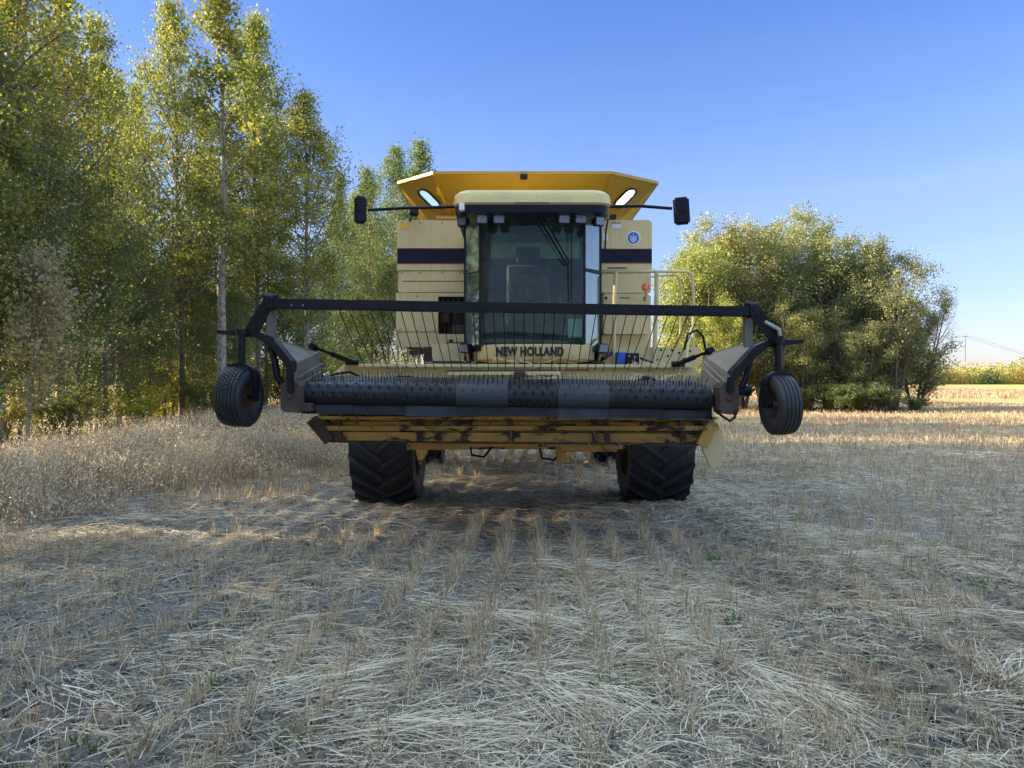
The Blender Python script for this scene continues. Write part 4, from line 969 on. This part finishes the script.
# --- platform, railings, ladder at the right
yp = 8.35
pf = P(MB().box(UX(606, yp), UX(700, yp), yp, yp+.012, UZ(366, yp), UZ(347, yp)).box(UX(606, yp), UX(700, yp), yp+.012, 9.25, UZ(350, yp), UZ(347.5, yp)), 'operator_platform', 'cream')
hm = MB()
for px, py in ((661, 350), (668, 356), (672, 350), (679, 353), (684, 359), (690, 351), (657, 360)): hm.lathe([(-.003, .001), (-.003, .013), (-.001, .013)], 10, U(px, py, yp), Matrix.Rotation(math.pi/2, 3, 'Z'))
P(hm, 'mounting_hole', 'dark', pf)
def rail(pts, r=.018, nm='hand_rail'):
    # round the corners
    P_ = [Vector(p_) for p_ in pts]; out = [P_[0]]
    for i in range(1, len(P_)-1):
        a_, b_, c_ = P_[i-1], P_[i], P_[i+1]; d1 = (a_-b_); d2 = (c_-b_); rr_ = min(.10, d1.length*.45, d2.length*.45)
        p1 = b_+d1.normalized()*rr_; p2 = b_+d2.normalized()*rr_
        for k in range(6): t_ = k/5; out.append(p1*(1-t_)**2+b_*2*t_*(1-t_)+p2*t_**2)
    out.append(P_[-1]); P(MB().tube(out, r, 10), nm, 'cream', smooth=True)
yr1 = 8.3
rail([U(601, 272.5, 8.6), U(640, 272, yr1), U(655, 271.5, yr1), U(692, 271.5, 8.5), U(693.5, 300, 8.5), U(693, 362, 8.5)], .016)
rail([U(616, 272, yr1), U(614.5, 300, yr1), U(613.5, 364, yr1)], .022)
rail([U(656.5, 271, yr1), U(656.5, 300, yr1), U(654, 364, yr1)], .024)
rail([U(646, 288, 8.6), U(648, 277, 8.6), U(680, 274, 8.6), U(681, 300, 8.6), U(680.5, 330, 8.6), U(676, 362, 8.6)], .012)
rail([U(686, 365, 8.2), U(688, 340, 8.3), U(692, 328, 8.5)], .018)
P(MB().box(UX(616, 8.15), UX(626, 8.15), 8.1, 8.25, UZ(366, 8.15), UZ(352, 8.15), .02, seg=3), 'hydraulic_motor', 'blue', smooth=True)
vb = MB().box(UX(625.5, 8.1), UX(639, 8.1), 8.08, 8.2, UZ(367, 8.1), UZ(353, 8.1), .008)
vo = P(vb, 'valve_block', 'dark')
for px, py in ((629, 356), (635, 357), (632, 361), (628.5, 364), (636, 364)): P(MB().lathe([(-.02, .001), (-.02, .010), (0, .012)], 10, U(px, py, 8.08), Matrix.Rotation(math.pi/2, 3, 'Z')), 'hose_coupling', 'steel', vo)
P(MB().tube([U(596, 363, 8.1), U(604, 358, 8.0), U(612, 353, 8.1)], .02, 8), 'gas_strut', 'black')
for a in ([(598, 365), (590, 362), (575, 364), (560, 362)], [(640, 358), (650, 362), (660, 366)]):
    P(MB().tube([U(p_, q_, 8.0) for p_, q_ in a], .011, 6), 'hydraulic_hose', 'black', smooth=True)

# --- header trough
yh = 7.45
mb = MB().plate([U(327, 377, yh), U(344, 364.5, yh), U(692, 365.5, yh), U(704, 378, yh), (UX(704, yh), yh, 1.0), (UX(327, yh), yh, 1.0)], .05, (0, 1, 0))
tr = P(mb, 'header_back_wall', 'cream2')
mb = MB().bar(U(344, 365.5, yh-.02), U(692, 366.5, yh-.02), .10, .035, bev=.008)
mb.bar(U(448, 373.5, 7.38), U(560, 373, 7.38), .06, .03)
P(mb, 'top_beam', 'cream2', tr)
P(MB().bar(U(446, 371, 7.36), U(589, 370, 7.36), .012, .012).box(UX(514, 7.3), UX(526, 7.3), 7.3, 7.38, UZ(378, 7.3), UZ(371.5, 7.3), .01), 'control_rod', 'rust', tr)
for px in (400, 408, 647): P(MB().lathe([(-.02, .001), (-.02, .10), (.02, .10), (.02, .001)], 22, U(px, 386, 7.3), Matrix.Rotation(math.pi/2, 3, 'Z')), 'auger_end_disc', 'rust', tr, smooth=True)
# header floor and end plates
P(MB().box(UX(318, 7.2), UX(712, 7.2), 6.95, 7.45, .98, 1.02), 'header_floor', 'rusty')
ZE = 1.52
for px, s_ in ((326, -1), (704, 1)):
    x_ = UX(px, 7.35)
    P(MB().plate([(x_, 7.0, .95), (x_, 7.5, .92), (x_, 7.5, ZE), (x_, 7.15, ZE-.05)], .02*s_, (1, 0, 0)), 'end_plate', 'cream2')
# auger lying in the trough
aug = MB().tube([(UX(330, 7.3), 7.25, 1.22), (UX(702, 7.3), 7.25, 1.22)], .12, 20)
P(aug, 'feed_auger', 'rusty', smooth=True)
fl = MB()
for s_ in (-1, 1):
    n = 120; a0 = Vector((cx-.13+s_*1.75, 7.25, 1.22)); ring = []
    for k in range(n+1):
        t_ = k/n; a_ = s_*t_*2*math.pi*5; xx = a0.x-s_*t_*1.15
        d_ = Vector((0, math.cos(a_), math.sin(a_))); ring += [Vector((xx, 7.25, 1.22))+d_*.115, Vector((xx, 7.25, 1.22))+d_*.215]
    fl.add(ring, [(2*k, 2*k+1, 2*k+3, 2*k+2) for k in range(n)])
P(fl, 'auger_flight', 'rusty')
# front frame of ribs below the belts
yb = 7.0
def rib(py0, py1, pxl, pxr, d0, th, mat='rusty', dz=2):
    return MB().plate([U(pxl, py0, d0), U(pxr, py0+dz*.6, d0), U(pxr, py1+dz, d0), U(pxl, py1, d0)], th, (0, 1, 0))
hf = P(MB().plate([U(312, 417, yb+.10), U(716, 419, yb+.10), U(704, 446, yb+.10), U(330, 441, yb+.10)], .03, (0, 1, 0)), 'header_frame', 'rusty')
P(MB().box(UX(311, yb), UX(717, yb), yb-.02, yb+.10, UZ(419.5, yb), UZ(417, yb)), 'cross_rib', 'rusty', hf)
P(rib(421.5, 426.2, 338, 694, yb+.03, .06, 'rusty', 1.5), 'cross_rib', 'rusty', hf)
P(rib(432, 440.5, 336, 700, yb, .09, 'rusty', 3), 'cross_rib', 'rusty', hf)
P(rib(428, 430.2, 330, 702, yb+.02, .07, 'rust', 2), 'cross_rib', 'rust', hf)
P(rib(441.2, 442.6, 328, 705, yb-.02, .12, 'rust', 3), 'cross_rib', 'rust', hf)
for px in (338, 418, 437, 510, 594, 606, 682):
    P(MB().plate([U(px-3, 419.5, yb-.03), U(px+3, 419.5, yb-.03), U(px+4.5, 440+(px-330)*.008, yb-.03), U(px-1, 440+(px-330)*.008, yb-.03)], .05, (0, 1, 0)), 'frame_bracket', 'rust', hf)
P(MB().bar(U(312, 419, yb-.05), U(330, 441, yb-.05), .10, .06, Vector((0, 1, 0))).bar(U(322, 421, yb-.03), U(345, 440, yb-.03), .04, .03, Vector((0, 1, 0))), 'frame_end', 'rust', hf)
P(MB().bar(U(713, 422, yb-.06), U(701, 446, yb-.06), .10, .07, Vector((0, 1, 0))), 'frame_end', 'rusty', hf)
P(MB().plate([U(717, 422, yb+.02), U(724, 440, yb+.02), U(722, 466, yb+.02), U(711, 468.5, yb+.02), U(703, 450, yb+.02), U(703, 446, yb+.02)], .05, (0, 1, 0)), 'side_gusset', 'cream2')
P(MB().tube([U(339, 418, 6.85), U(339.6, 440, 6.85)], .004, 5), 'hanging_cord', 'straw')
P(MB().box(UX(408, 7.5), UX(470, 7.5), 7.4, 7.6, UZ(449, 7.5), UZ(443, 7.5), .01).box(UX(560, 7.5), UX(616, 7.5), 7.4, 7.6, UZ(451, 7.5), UZ(445, 7.5), .01), 'mount_bracket', 'rusty', hf)

# --- pickup belts (profile in depth / height)
def belt_profile():
    pr = []
    yc, zc, r_ = 6.32, UZ(397, 6.22), .10
    for k in range(15): a_ = math.radians(100+170*k/14); pr.append((yc+r_*math.cos(a_), zc+r_*math.sin(a_)))
    y2_, z2_ = 7.02, UZ(379.5, 7.02)+.01; r2 = .055
    pr += [(6.7, zc-.09)]
    for k in range(8): a_ = math.radians(-80+180*k/7); pr.append((y2_+r2*math.cos(a_), z2_-r2+r2*math.sin(a_)))
    pr += [(6.7, (pr[0][1]+z2_)/2+.005)]
    return pr
prof = belt_profile()
edges = [300, 352, 404, 455.5, 508, 558, 610, 662, 714]
xe = [UX(e, 6.2) for e in edges]; tilt = -.028
for i in range(8):
    x0, x1 = xe[i]+.0015, xe[i+1]-.0015; n = len(prof); g = (.004 if i in (3, 5) else 0)
    sub = 2; vs = []; fs = []
    xsn = [x0, x0+.02, x1-.02, x1]
    cY = sum(p_[0] for p_ in prof)/n; cZ = sum(p_[1] for p_ in prof)/n
    for q, xx in enumerate(xsn):
        for (yy, zz) in prof:
            sc = 1.0 if q in (1, 2) else .998
            vs.append((xx, cY+(yy-cY)*sc-(.006 if i in (3, 5) else 0), cZ+(zz-cZ)*sc+g+tilt*(xx-.0)*.5))
    for q in range(3):
        for k in range(n): fs.append((q*n+k, q*n+(k+1) % n, (q+1)*n+(k+1) % n, (q+1)*n+k))
    fs += [tuple(range(n)), tuple(3*n+k for k in range(n-1, -1, -1))]
    be = P(MB().add(vs, fs), 'pickup_belt', 'belt_new' if i in (3, 5) else 'belt', smooth=True, label='newer lighter grey rubber belt' if i in (3, 5) else None)
    # tines: walk round the loop
    loop = [Vector((0, a_, b_)) for a_, b_ in prof]+[Vector((0, *prof[0]))]
    lens = [0]
    for k in range(len(loop)-1): lens.append(lens[-1]+(loop[k+1]-loop[k]).length)
    def on(s_):
        s_ %= lens[-1]
        for k in range(len(loop)-1):
            if lens[k+1] >= s_: 
                t_ = (s_-lens[k])/(lens[k+1]-lens[k]); d_ = (loop[k+1]-loop[k]).normalized(); return loop[k].lerp(loop[k+1], t_), d_
    tm = MB(); nr = 30
    for r_ in range(nr):
        s_ = lens[-1]*(r_/nr)+.01*i
        pnt, d_ = on(s_); nrm = Vector((0, d_.z, -d_.y))
        if (pnt-Vector((0, cY, cZ))).dot(nrm) < 0: nrm = -nrm
        if nrm.z < -.35 or (pnt.y > 6.62): continue
        rowoff = .5*(r_ % 2)
        for k in range(5):
            xx = x0+(x1-x0)*(k+.1+rowoff+.1)/5.3
            b0 = pnt+Vector((xx, 0, tilt*xx*.5)); jig = Vector((rnd.uniform(-.014, .014), 0, 0))
            tip = b0+nrm*.085-d_*(-.028)+jig
            tm.tube([b0-nrm*.004, b0+nrm*.045+jig*.3, tip], [.0034, .0030, .0022], 4)
            tm.lathe([(0, .001), (0, .013), (-.004, .016), (-.005, .001)], 6, b0+nrm*.003, Matrix((nrm, d_, Vector((1, 0, 0)))).transposed())
    P(tm, 'belt_tines', 'black', be, kind='stuff')
# rubber stripper strip below the front roller
for i in range(8):
    x0, x1 = xe[i]+.0015, xe[i+1]-.0015; yy = 6.235+.006*(i % 2)
    zt2 = UZ(407, yy); zb2 = UZ(416.5+(1 if i in (2, 5) else 0), yy)
    P(MB().plate([(x0, yy, zb2+tilt*x0*.5), (x1, yy, zb2+tilt*x1*.5), (x1, yy+.03, zt2+tilt*x1*.5), (x0, yy+.03, zt2+tilt*x0*.5)], .015, (0, 1, 0)), 'stripper_flap', 'belt' if i in (2, 5) else 'black')
P(MB().tube([(xe[0]-.15, 6.32, UZ(397, 6.22)+.03), (xe[-1]+.1, 6.32, UZ(397, 6.22)-.03)], .03, 12), 'roller_shaft', 'rust', smooth=True)

# --- wind guard bar, rods
yw = 6.05
A = U(274, 304.0, yw); B = U(748, 311.8, yw)
P(MB().bar(A, B, .078, .080, bev=.008), 'guard_bar', 'black')
P(MB().bar(A.lerp(B, .47), A.lerp(B, .475), .084, .087).bar(A.lerp(B, .905), A.lerp(B, .91), .084, .087), 'bar_collar', 'black')
sm = MB()
for px in (292, 303.5): sm.lathe([(-.02, .001), (-.02, .006), (0, .007)], 8, U(px, 305.5, yw-.044), Matrix.Rotation(math.pi/2, 3, 'Z'))
P(sm, 'bolt', 'steel')
nrod = 36
for k in range(nrod):
    t_ = k/(nrod-1); px = 338+(700-338)*t_
    a_ = U(px, 308+(px-460)*.012, yw+.03); x_ = a_.x
    ln = 1.02+.05*math.sin(k*1.7)
    pts = [a_, Vector((x_+.004, yw+.42, a_.z-.19)), Vector((x_+.01+rnd.uniform(-.02, .02), yw+ln, a_.z-.46+rnd.uniform(-.015, .015)))]
    P(MB().tube(pts, .0040, 5), 'guard_rod', 'black')
# --- side structure, both ends
def side(s_):
    L = s_ < 0
    def Q_(lx, rx, ly, ry, Y): return U(lx if L else rx, ly if L else ry, Y)
    # pivot bracket at the bar end
    c = Q_(270, 752.5, 301, 309, yw)
    P(MB().box(c.x-.035, c.x+.04, yw-.05, yw+.08, c.z-.07, c.z+.04, .02).tube([c+Vector((-.055, .02, .035)), c+Vector((.05, .02, .03))], .028, 12).tube([c+Vector((-.0, -.06, .0)), c+Vector((.0, .05, .0))], .022, 10), 'pivot_bracket', 'black')
    # wide blade arm sloping outwards
    a_ = Q_(268, 753, 296, 303, yw+.03); b_ = Q_(245, 782, 336, 342, yw+.05)
    P(MB().plate([a_+Vector((-.04*-s_*0, 0, .03)), a_+Vector((-s_*.07, 0, -.03)), b_+Vector((-s_*.085, 0, -.0)), b_+Vector((s_*.04, 0, .0))], .03, (0, 1, 0)).plate([a_, a_+Vector((s_*.0, .10, 0)), b_+Vector((0, .16, 0)), b_], .01, (-s_, 0, .3)), 'brace_arm', 'black')
    P(MB().bar(Q_(272, 747.5, 302, 312, yw+.06), Q_(271, 748, 342, 347, yw+.08), .07, .05, Vector((0, 1, 0)), .006), 'upright_post', 'grey')
    if not L: P(MB().tube([U(765, 322, yw+.05), U(779, 330, yw), U(779.5, 336, yw)], .018, 10), 'pivot_pin', 'steel', smooth=True)
    # outrigger: level arm then bending down to the roller end
    yo = yw+.02
    if L: path = [(217, 333), (256, 333.5), (272, 341), (291, 366)]
    else: path = [(804, 342.5), (768, 343), (757, 349), (733, 376)]
    pts = [U(a1, a2, yo) for a1, a2 in path]
    dz = [(-.006, .022), (-.035, .022), (-.06, .03), (-.06, .04)]
    top_ = [p_+Vector((0, 0, d_[1])) for p_, d_ in zip(pts, dz)]; bo = [p_+Vector((0, 0, d_[0])) for p_, d_ in zip(pts, dz)]
    mb_ = MB()
    for k in range(3):
        quad = [top_[k], top_[k+1], bo[k+1], bo[k]]
        o2 = [p_+Vector((0, .16, 0)) for p_ in quad]
        mb_.add(quad+o2, [(0, 1, 2, 3), (7, 6, 5, 4), (0, 4, 5, 1), (3, 2, 6, 7)]+([(0, 3, 7, 4)] if k == 0 else [])+([(1, 5, 6, 2)] if k == 2 else []))
    P(mb_, 'wheel_outrigger', 'black')
    # strut down from outrigger to the roller end, curved
    if L: sp = [(270, 346), (275, 362), (277, 376), (282, 384)]
    else: sp = [(752, 352), (749, 366), (746, 378), (741, 388)]
    P(MB().tube([U(a1, a2, yo+.05) for a1, a2 in sp], .028, 10), 'down_strut', 'black', smooth=True)
    if L: sp = [(290, 366), (291, 392)]
    else: sp = [(731, 377), (730, 392)]
    P(MB().bar(U(*sp[0], yo), U(*sp[1], yo), .05, .05, Vector((0, 1, 0)), .005), 'corner_post', 'black')
    # sheet metal side shield: top sheet, inner sheet
    yn, yk = 6.08, 7.0
    if L: t4 = [U(266, 344, yn+.1), U(272, 337.5, yn+.22), U(319, 352.5, yk), U(290.5, 366, yn)]; i4 = [U(290.5, 366, yn), U(319, 352.5, yk), U(323, 383, yk), U(294, 391, yn+.02)]
    else: t4 = [U(757, 348, yn+.1), U(748, 342, yn+.22), U(703, 355, yk), U(733, 376, yn)]; i4 = [U(733, 376, yn), U(703, 355, yk), U(699, 384, yk), U(728, 396, yn+.02)]
    P(MB().plate(t4, .012, (0, 0, -1)).plate(i4, .012, (s_, 0, 0)), 'side_shield', 'grey' if L else 'tan')
    if L: e = (U(322, 374, 6.6), U(296, 388, 6.15))
    else: e = (U(704, 372, 6.6), U(727, 392, 6.15))
    P(MB().bar(e[0], e[1], .02, .05).bar(e[0]+Vector((0, .02, .09)), e[1]+Vector((0, .05, .08)), .012, .012), 'shield_fold', 'grey' if L else 'tan')
    # drive housing at the roller end
    c = Q_(290, 729.5, 396, 398, 6.08)
    P(MB().plate([c+Vector((-.075, 0, -.09)), c+Vector((-.055, 0, -.125)), c+Vector((.06, 0, -.135)), c+Vector((.075, 0, -.10)), c+Vector((.075, 0, .08)), c+Vector((.04, 0, .12)), c+Vector((-.04, 0, .12)), c+Vector((-.075, 0, .08))], .22, (0, 1, 0)), 'roller_drive_housing', 'rust')
    P(MB().lathe([(-.02, .001), (-.02, .02), (0, .024)], 12, c+Vector((0, 0, 0)), Matrix.Rotation(math.pi/2, 3, 'Z')), 'drive_bolt', 'rust')
    if L:
        P(MB().box(UX(283, 6.15), UX(311, 6.15), 6.14, 6.4, UZ(412, 6.15), UZ(403, 6.15), .015), 'end_bearing', 'rust')
    else:
        P(MB().tube([U(735, 408, 6.1), U(735, 417, 6.05), U(730, 421, 6.05), U(722, 416, 6.1), U(714, 410, 6.15)], .011, 8), 'hydraulic_hose', 'black', smooth=True)
        P(MB().tube([U(738, 390, 6.15), U(750, 391, 6.15)], .045, 14), 'end_bearing', 'black', smooth=True)
    # lift ram to the back
    if L: r1, r2 = U(311, 346, 6.75), U(352, 362, 7.35)
    else: r1, r2 = U(712, 350, 6.85), U(678, 364, 7.35)
    mid = r1.lerp(r2, .5)
    P(MB().tube([r1, r1.lerp(r2, .10)], .032, 12).tube([r1, mid], .015, 8).tube([mid, r2], .024, 10).tube([r2+Vector((-.06, 0, 0)), r2+Vector((.06, 0, 0))], .03, 8), 'tilt_ram', 'black', smooth=True)
    hp = [(325, 378), (335, 374), (350, 372), (364, 379)] if L else [(706, 352), (703, 336), (697, 330), (688, 334), (684, 350)]
    P(MB().tube([U(a1, a2, 7.2) for a1, a2 in hp], .012, 7), 'hydraulic_hose', 'black', smooth=True)
    # gauge wheel on its fork
    wc = Q_(240, 780, 396.5, 405, 6.02); R_ = .232 if L else .236; hw = .098 if L else .088; yaw = math.radians(-11 if L else 6)
    gw = bpy.data.objects.new('gauge_wheel', None); C.objects.link(gw); gw.parent = CH; gw.location = wc-CH.location
    rot = Matrix.Rotation(yaw, 3, 'Z') @ Matrix.Rotation(-s_*.05, 3, 'Y')
    pf_ = [(-hw*.7, R_*.48), (-hw*1.0, R_*.62), (-hw*1.04, R_*.80), (-hw*.92, R_*.93)]
    nrib = 6 if L else 5
    for k in range(nrib):
        a1 = -hw*.88+2*hw*.88*k/nrib; w3 = 2*hw*.88/nrib; cr = lambda x__: R_*(1-.045*(x__/hw)**2)
        pf_ += [(a1+w3*.06, cr(a1)), (a1+w3*.80, cr(a1+w3)), (a1+w3*.84, cr(a1+w3)-.008), (a1+w3*.99, cr(a1+w3)-.008)]
    pf_ += [(hw*.92, R_*.93), (hw*1.04, R_*.80), (hw*1.0, R_*.62), (hw*.7, R_*.48)]
    ty = MB().lathe(pf_, 72, wc, rot)
    if L:
        for k in range(nrib):
            for q in range(46):
                a_ = 2*math.pi*(q+.5*(k % 2))/46; x_ = -hw*.88+2*hw*.88*(k+.43)/nrib; w3 = hw*.88/nrib*.82; rr_ = R_*(1-.045*(x_/hw)**2)
                dt = .38*2*math.pi/46
                vs = []
                for r5 in (rr_-.003, rr_+.006):
                    for xx in (x_-w3, x_+w3):
                        for a5 in (a_-dt, a_+dt): vs.append(wc+rot @ Vector((xx, r5*math.cos(a5+xx*.6), r5*math.sin(a5+xx*.6))))
                ty.add(vs, [(4, 5, 7, 6), (0, 4, 6, 2), (1, 3, 7, 5), (0, 1, 5, 4), (2, 6, 7, 3)])
    P(ty, 'tyre', 'rubber', gw, smooth=not L)
    P(MB().lathe([(-hw*.72, R_*.50), (-hw*.62, R_*.44), (-hw*.25, R_*.38), (-hw*.25, R_*.14), (-hw*.7, R_*.12), (-hw*.7, .001)], 32, wc, rot).lathe([(hw*.72, R_*.50), (hw*.62, R_*.44), (hw*.25, R_*.38), (hw*.25, R_*.14), (hw*.7, R_*.12), (hw*.7, .001)], 32, wc, rot), 'rim', 'rust', gw, smooth=True)
    # fork: arched strap over the tyre
    fk = MB(); pts = []
    Rf = R_+.035
    for sd in (-1, 1):
        pass
    arch = []
    fw = hw+.035
    for k in range(13):
        a_ = math.pi*k/12; xx = -math.cos(a_)*fw; zz = math.sin(a_)*(R_*.42)+(R_*.66)
        arch.append(wc+rot @ Vector((xx, .0, zz)))
    fk2 = [wc+rot @ Vector((-fw, 0, -.01))]+arch+[wc+rot @ Vector((fw, 0, -.01))]
    fwd = rot @ Vector((0, 1, 0))
    for k in range(len(fk2)-1): fk.bar(fk2[k], fk2[k+1]+(fk2[k+1]-fk2[k])*.12, .07, .026, up=((fk2[k]+fk2[k+1])/2-wc-Vector((0, 0, R_*.4))))
    fk.tube([wc+rot @ Vector((-fw-.02, 0, 0)), wc+rot @ Vector((fw+.02, 0, 0))], .018, 10)
    P(fk, 'fork', 'black', gw)
    topz = Q_(233, 787, 338, 346, 6.1).z
    base_ = wc+rot @ Vector((0, 0, R_*1.06)); P(MB().tube([base_, Vector((base_.x, base_.y, topz+.05))], .030, 14).tube([Vector((base_.x, base_.y, topz+.02)), Vector((base_.x, base_.y, topz+.06))], .045, 14), 'caster_post', 'black', gw, smooth=True)
side(-1); side(1)

res = []
for px, py, Y, n, sp in ((405, 364, 7.42, 16, .10), (520, 363, 7.42, 34, .22), (640, 365, 7.42, 20, .12), (425, 387, 6.9, 26, .30), (545, 379, 7.2, 24, .3), (650, 379, 7.2, 24, .2), (350, 381, 7.0, 18, .2), (480, 427, 7.0, 14, .5), (590, 442, 6.97, 14, .5), (640, 429, 7.0, 10, .3)):
    c = U(px, py, Y); x = c.x+rs.normal(0, sp, n); D = rs.normal(0, 1, (n, 3))*np.array([1, .4, .25]); D /= np.linalg.norm(D, axis=1)[:, None]
    res.append(ribbons(np.stack([x, c.y-.03+rs.normal(0, .02, n), c.z+rs.normal(.015, .008, n)], 1), D, .06+.16*rs.rand(n), .004*np.ones(n), np.tile([0., -1, .5], (n, 1)), rs.normal(0, .01, (n, 3))-np.array([0, 0, .02]), .4+.6*rs.rand(n)))
V, Q, vv = cat(res)
tag(link('caught_straw', npmesh('caught_straw', V, Q, M['straw'], vv)), 'bits of straw caught on the pickup header', 'straw', kind='stuff')

for (X, Y, H, k) in ((-8.2, 3.9, 6.5, 'dark1'), (-11.9, 4.0, 12.5, 'aspen1'), (-8.9, 2.0, 7, 'dark0'), (-9.1, 7.9, 11.5, 'aspen3')):
    plant(k, 0, Y, label='tree of the wood added for its shade outside the left edge of the photo', group='trees left of the photo', H=H, X=X, wid=1.1, rz=.7)  # unseen trees added to block a band of sun on the foreground

# ------------------------------------------------------------------ light, sky, camera
EL, AZ = math.radians(20), math.radians(3)      # sun from the left, a touch ahead
d = Vector((-math.cos(EL)*math.cos(AZ), math.cos(EL)*math.sin(AZ), math.sin(EL)))
sun = bpy.data.lights.new('sun', 'SUN'); sun.energy = 2.0; sun.angle = math.radians(.6); sun.color = (1, .82, .57)
so = bpy.data.objects.new('sun', sun); C.objects.link(so); so.rotation_euler = d.to_track_quat('Z', 'Y').to_euler(); so.location = (0, 0, 30)
w = bpy.data.worlds.new('World'); bpy.context.scene.world = w; w.use_nodes = True; t = w.node_tree
sk = t.nodes.new('ShaderNodeTexSky'); sk.sky_type = 'NISHITA'; sk.sun_disc = False; sk.sun_elevation = EL
sk.sun_rotation = math.atan2(d.x, d.y); sk.altitude = 300; sk.air_density = 1.0; sk.dust_density = .5; sk.ozone_density = 1.3
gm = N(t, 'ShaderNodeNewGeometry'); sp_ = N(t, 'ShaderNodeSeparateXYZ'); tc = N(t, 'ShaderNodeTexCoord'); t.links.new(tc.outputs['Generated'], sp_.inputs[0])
rr_ = ramp(t, [(0, (.112, .106, .145)), (.06, (.120, .119, .160)), (.23, (.140, .144, .196)), (.45, (.098, .128, .215)), (.57, (1.05, .89, .69))], sp_.outputs[2])  # low sky darkened and tinted; overhead kept bright and warm to fill shade
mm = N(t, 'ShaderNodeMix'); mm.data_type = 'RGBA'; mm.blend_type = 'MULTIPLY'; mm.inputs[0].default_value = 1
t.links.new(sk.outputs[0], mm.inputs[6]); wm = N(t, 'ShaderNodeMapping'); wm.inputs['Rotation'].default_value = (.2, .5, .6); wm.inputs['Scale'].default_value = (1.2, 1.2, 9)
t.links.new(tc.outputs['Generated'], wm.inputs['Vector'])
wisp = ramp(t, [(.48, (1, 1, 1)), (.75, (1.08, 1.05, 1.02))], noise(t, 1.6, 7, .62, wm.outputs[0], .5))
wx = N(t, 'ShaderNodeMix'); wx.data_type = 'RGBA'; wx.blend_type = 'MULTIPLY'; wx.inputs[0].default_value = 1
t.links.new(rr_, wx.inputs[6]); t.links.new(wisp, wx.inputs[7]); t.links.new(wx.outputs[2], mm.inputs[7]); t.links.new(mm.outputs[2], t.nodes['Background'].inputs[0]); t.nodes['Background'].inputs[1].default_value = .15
cam = bpy.data.cameras.new('camera'); cam.sensor_width = 36; cam.lens = F/1024*36; cam.clip_end = 5000; cam.clip_start = .05
co_ = bpy.data.objects.new('camera', cam); C.objects.link(co_); co_.location = (0, 0, EYE); co_.rotation_euler = (math.pi/2, 0, 0)
sc = bpy.context.scene; sc.camera = co_
sc.view_settings.view_transform = 'Standard'; sc.view_settings.look = 'None'; sc.view_settings.exposure = 3.22; sc.view_settings.gamma = 1
sc.cycles.max_bounces = 8; sc.cycles.transparent_max_bounces = 12; sc.cycles.diffuse_bounces = 4
sc.cycles.use_denoising = True
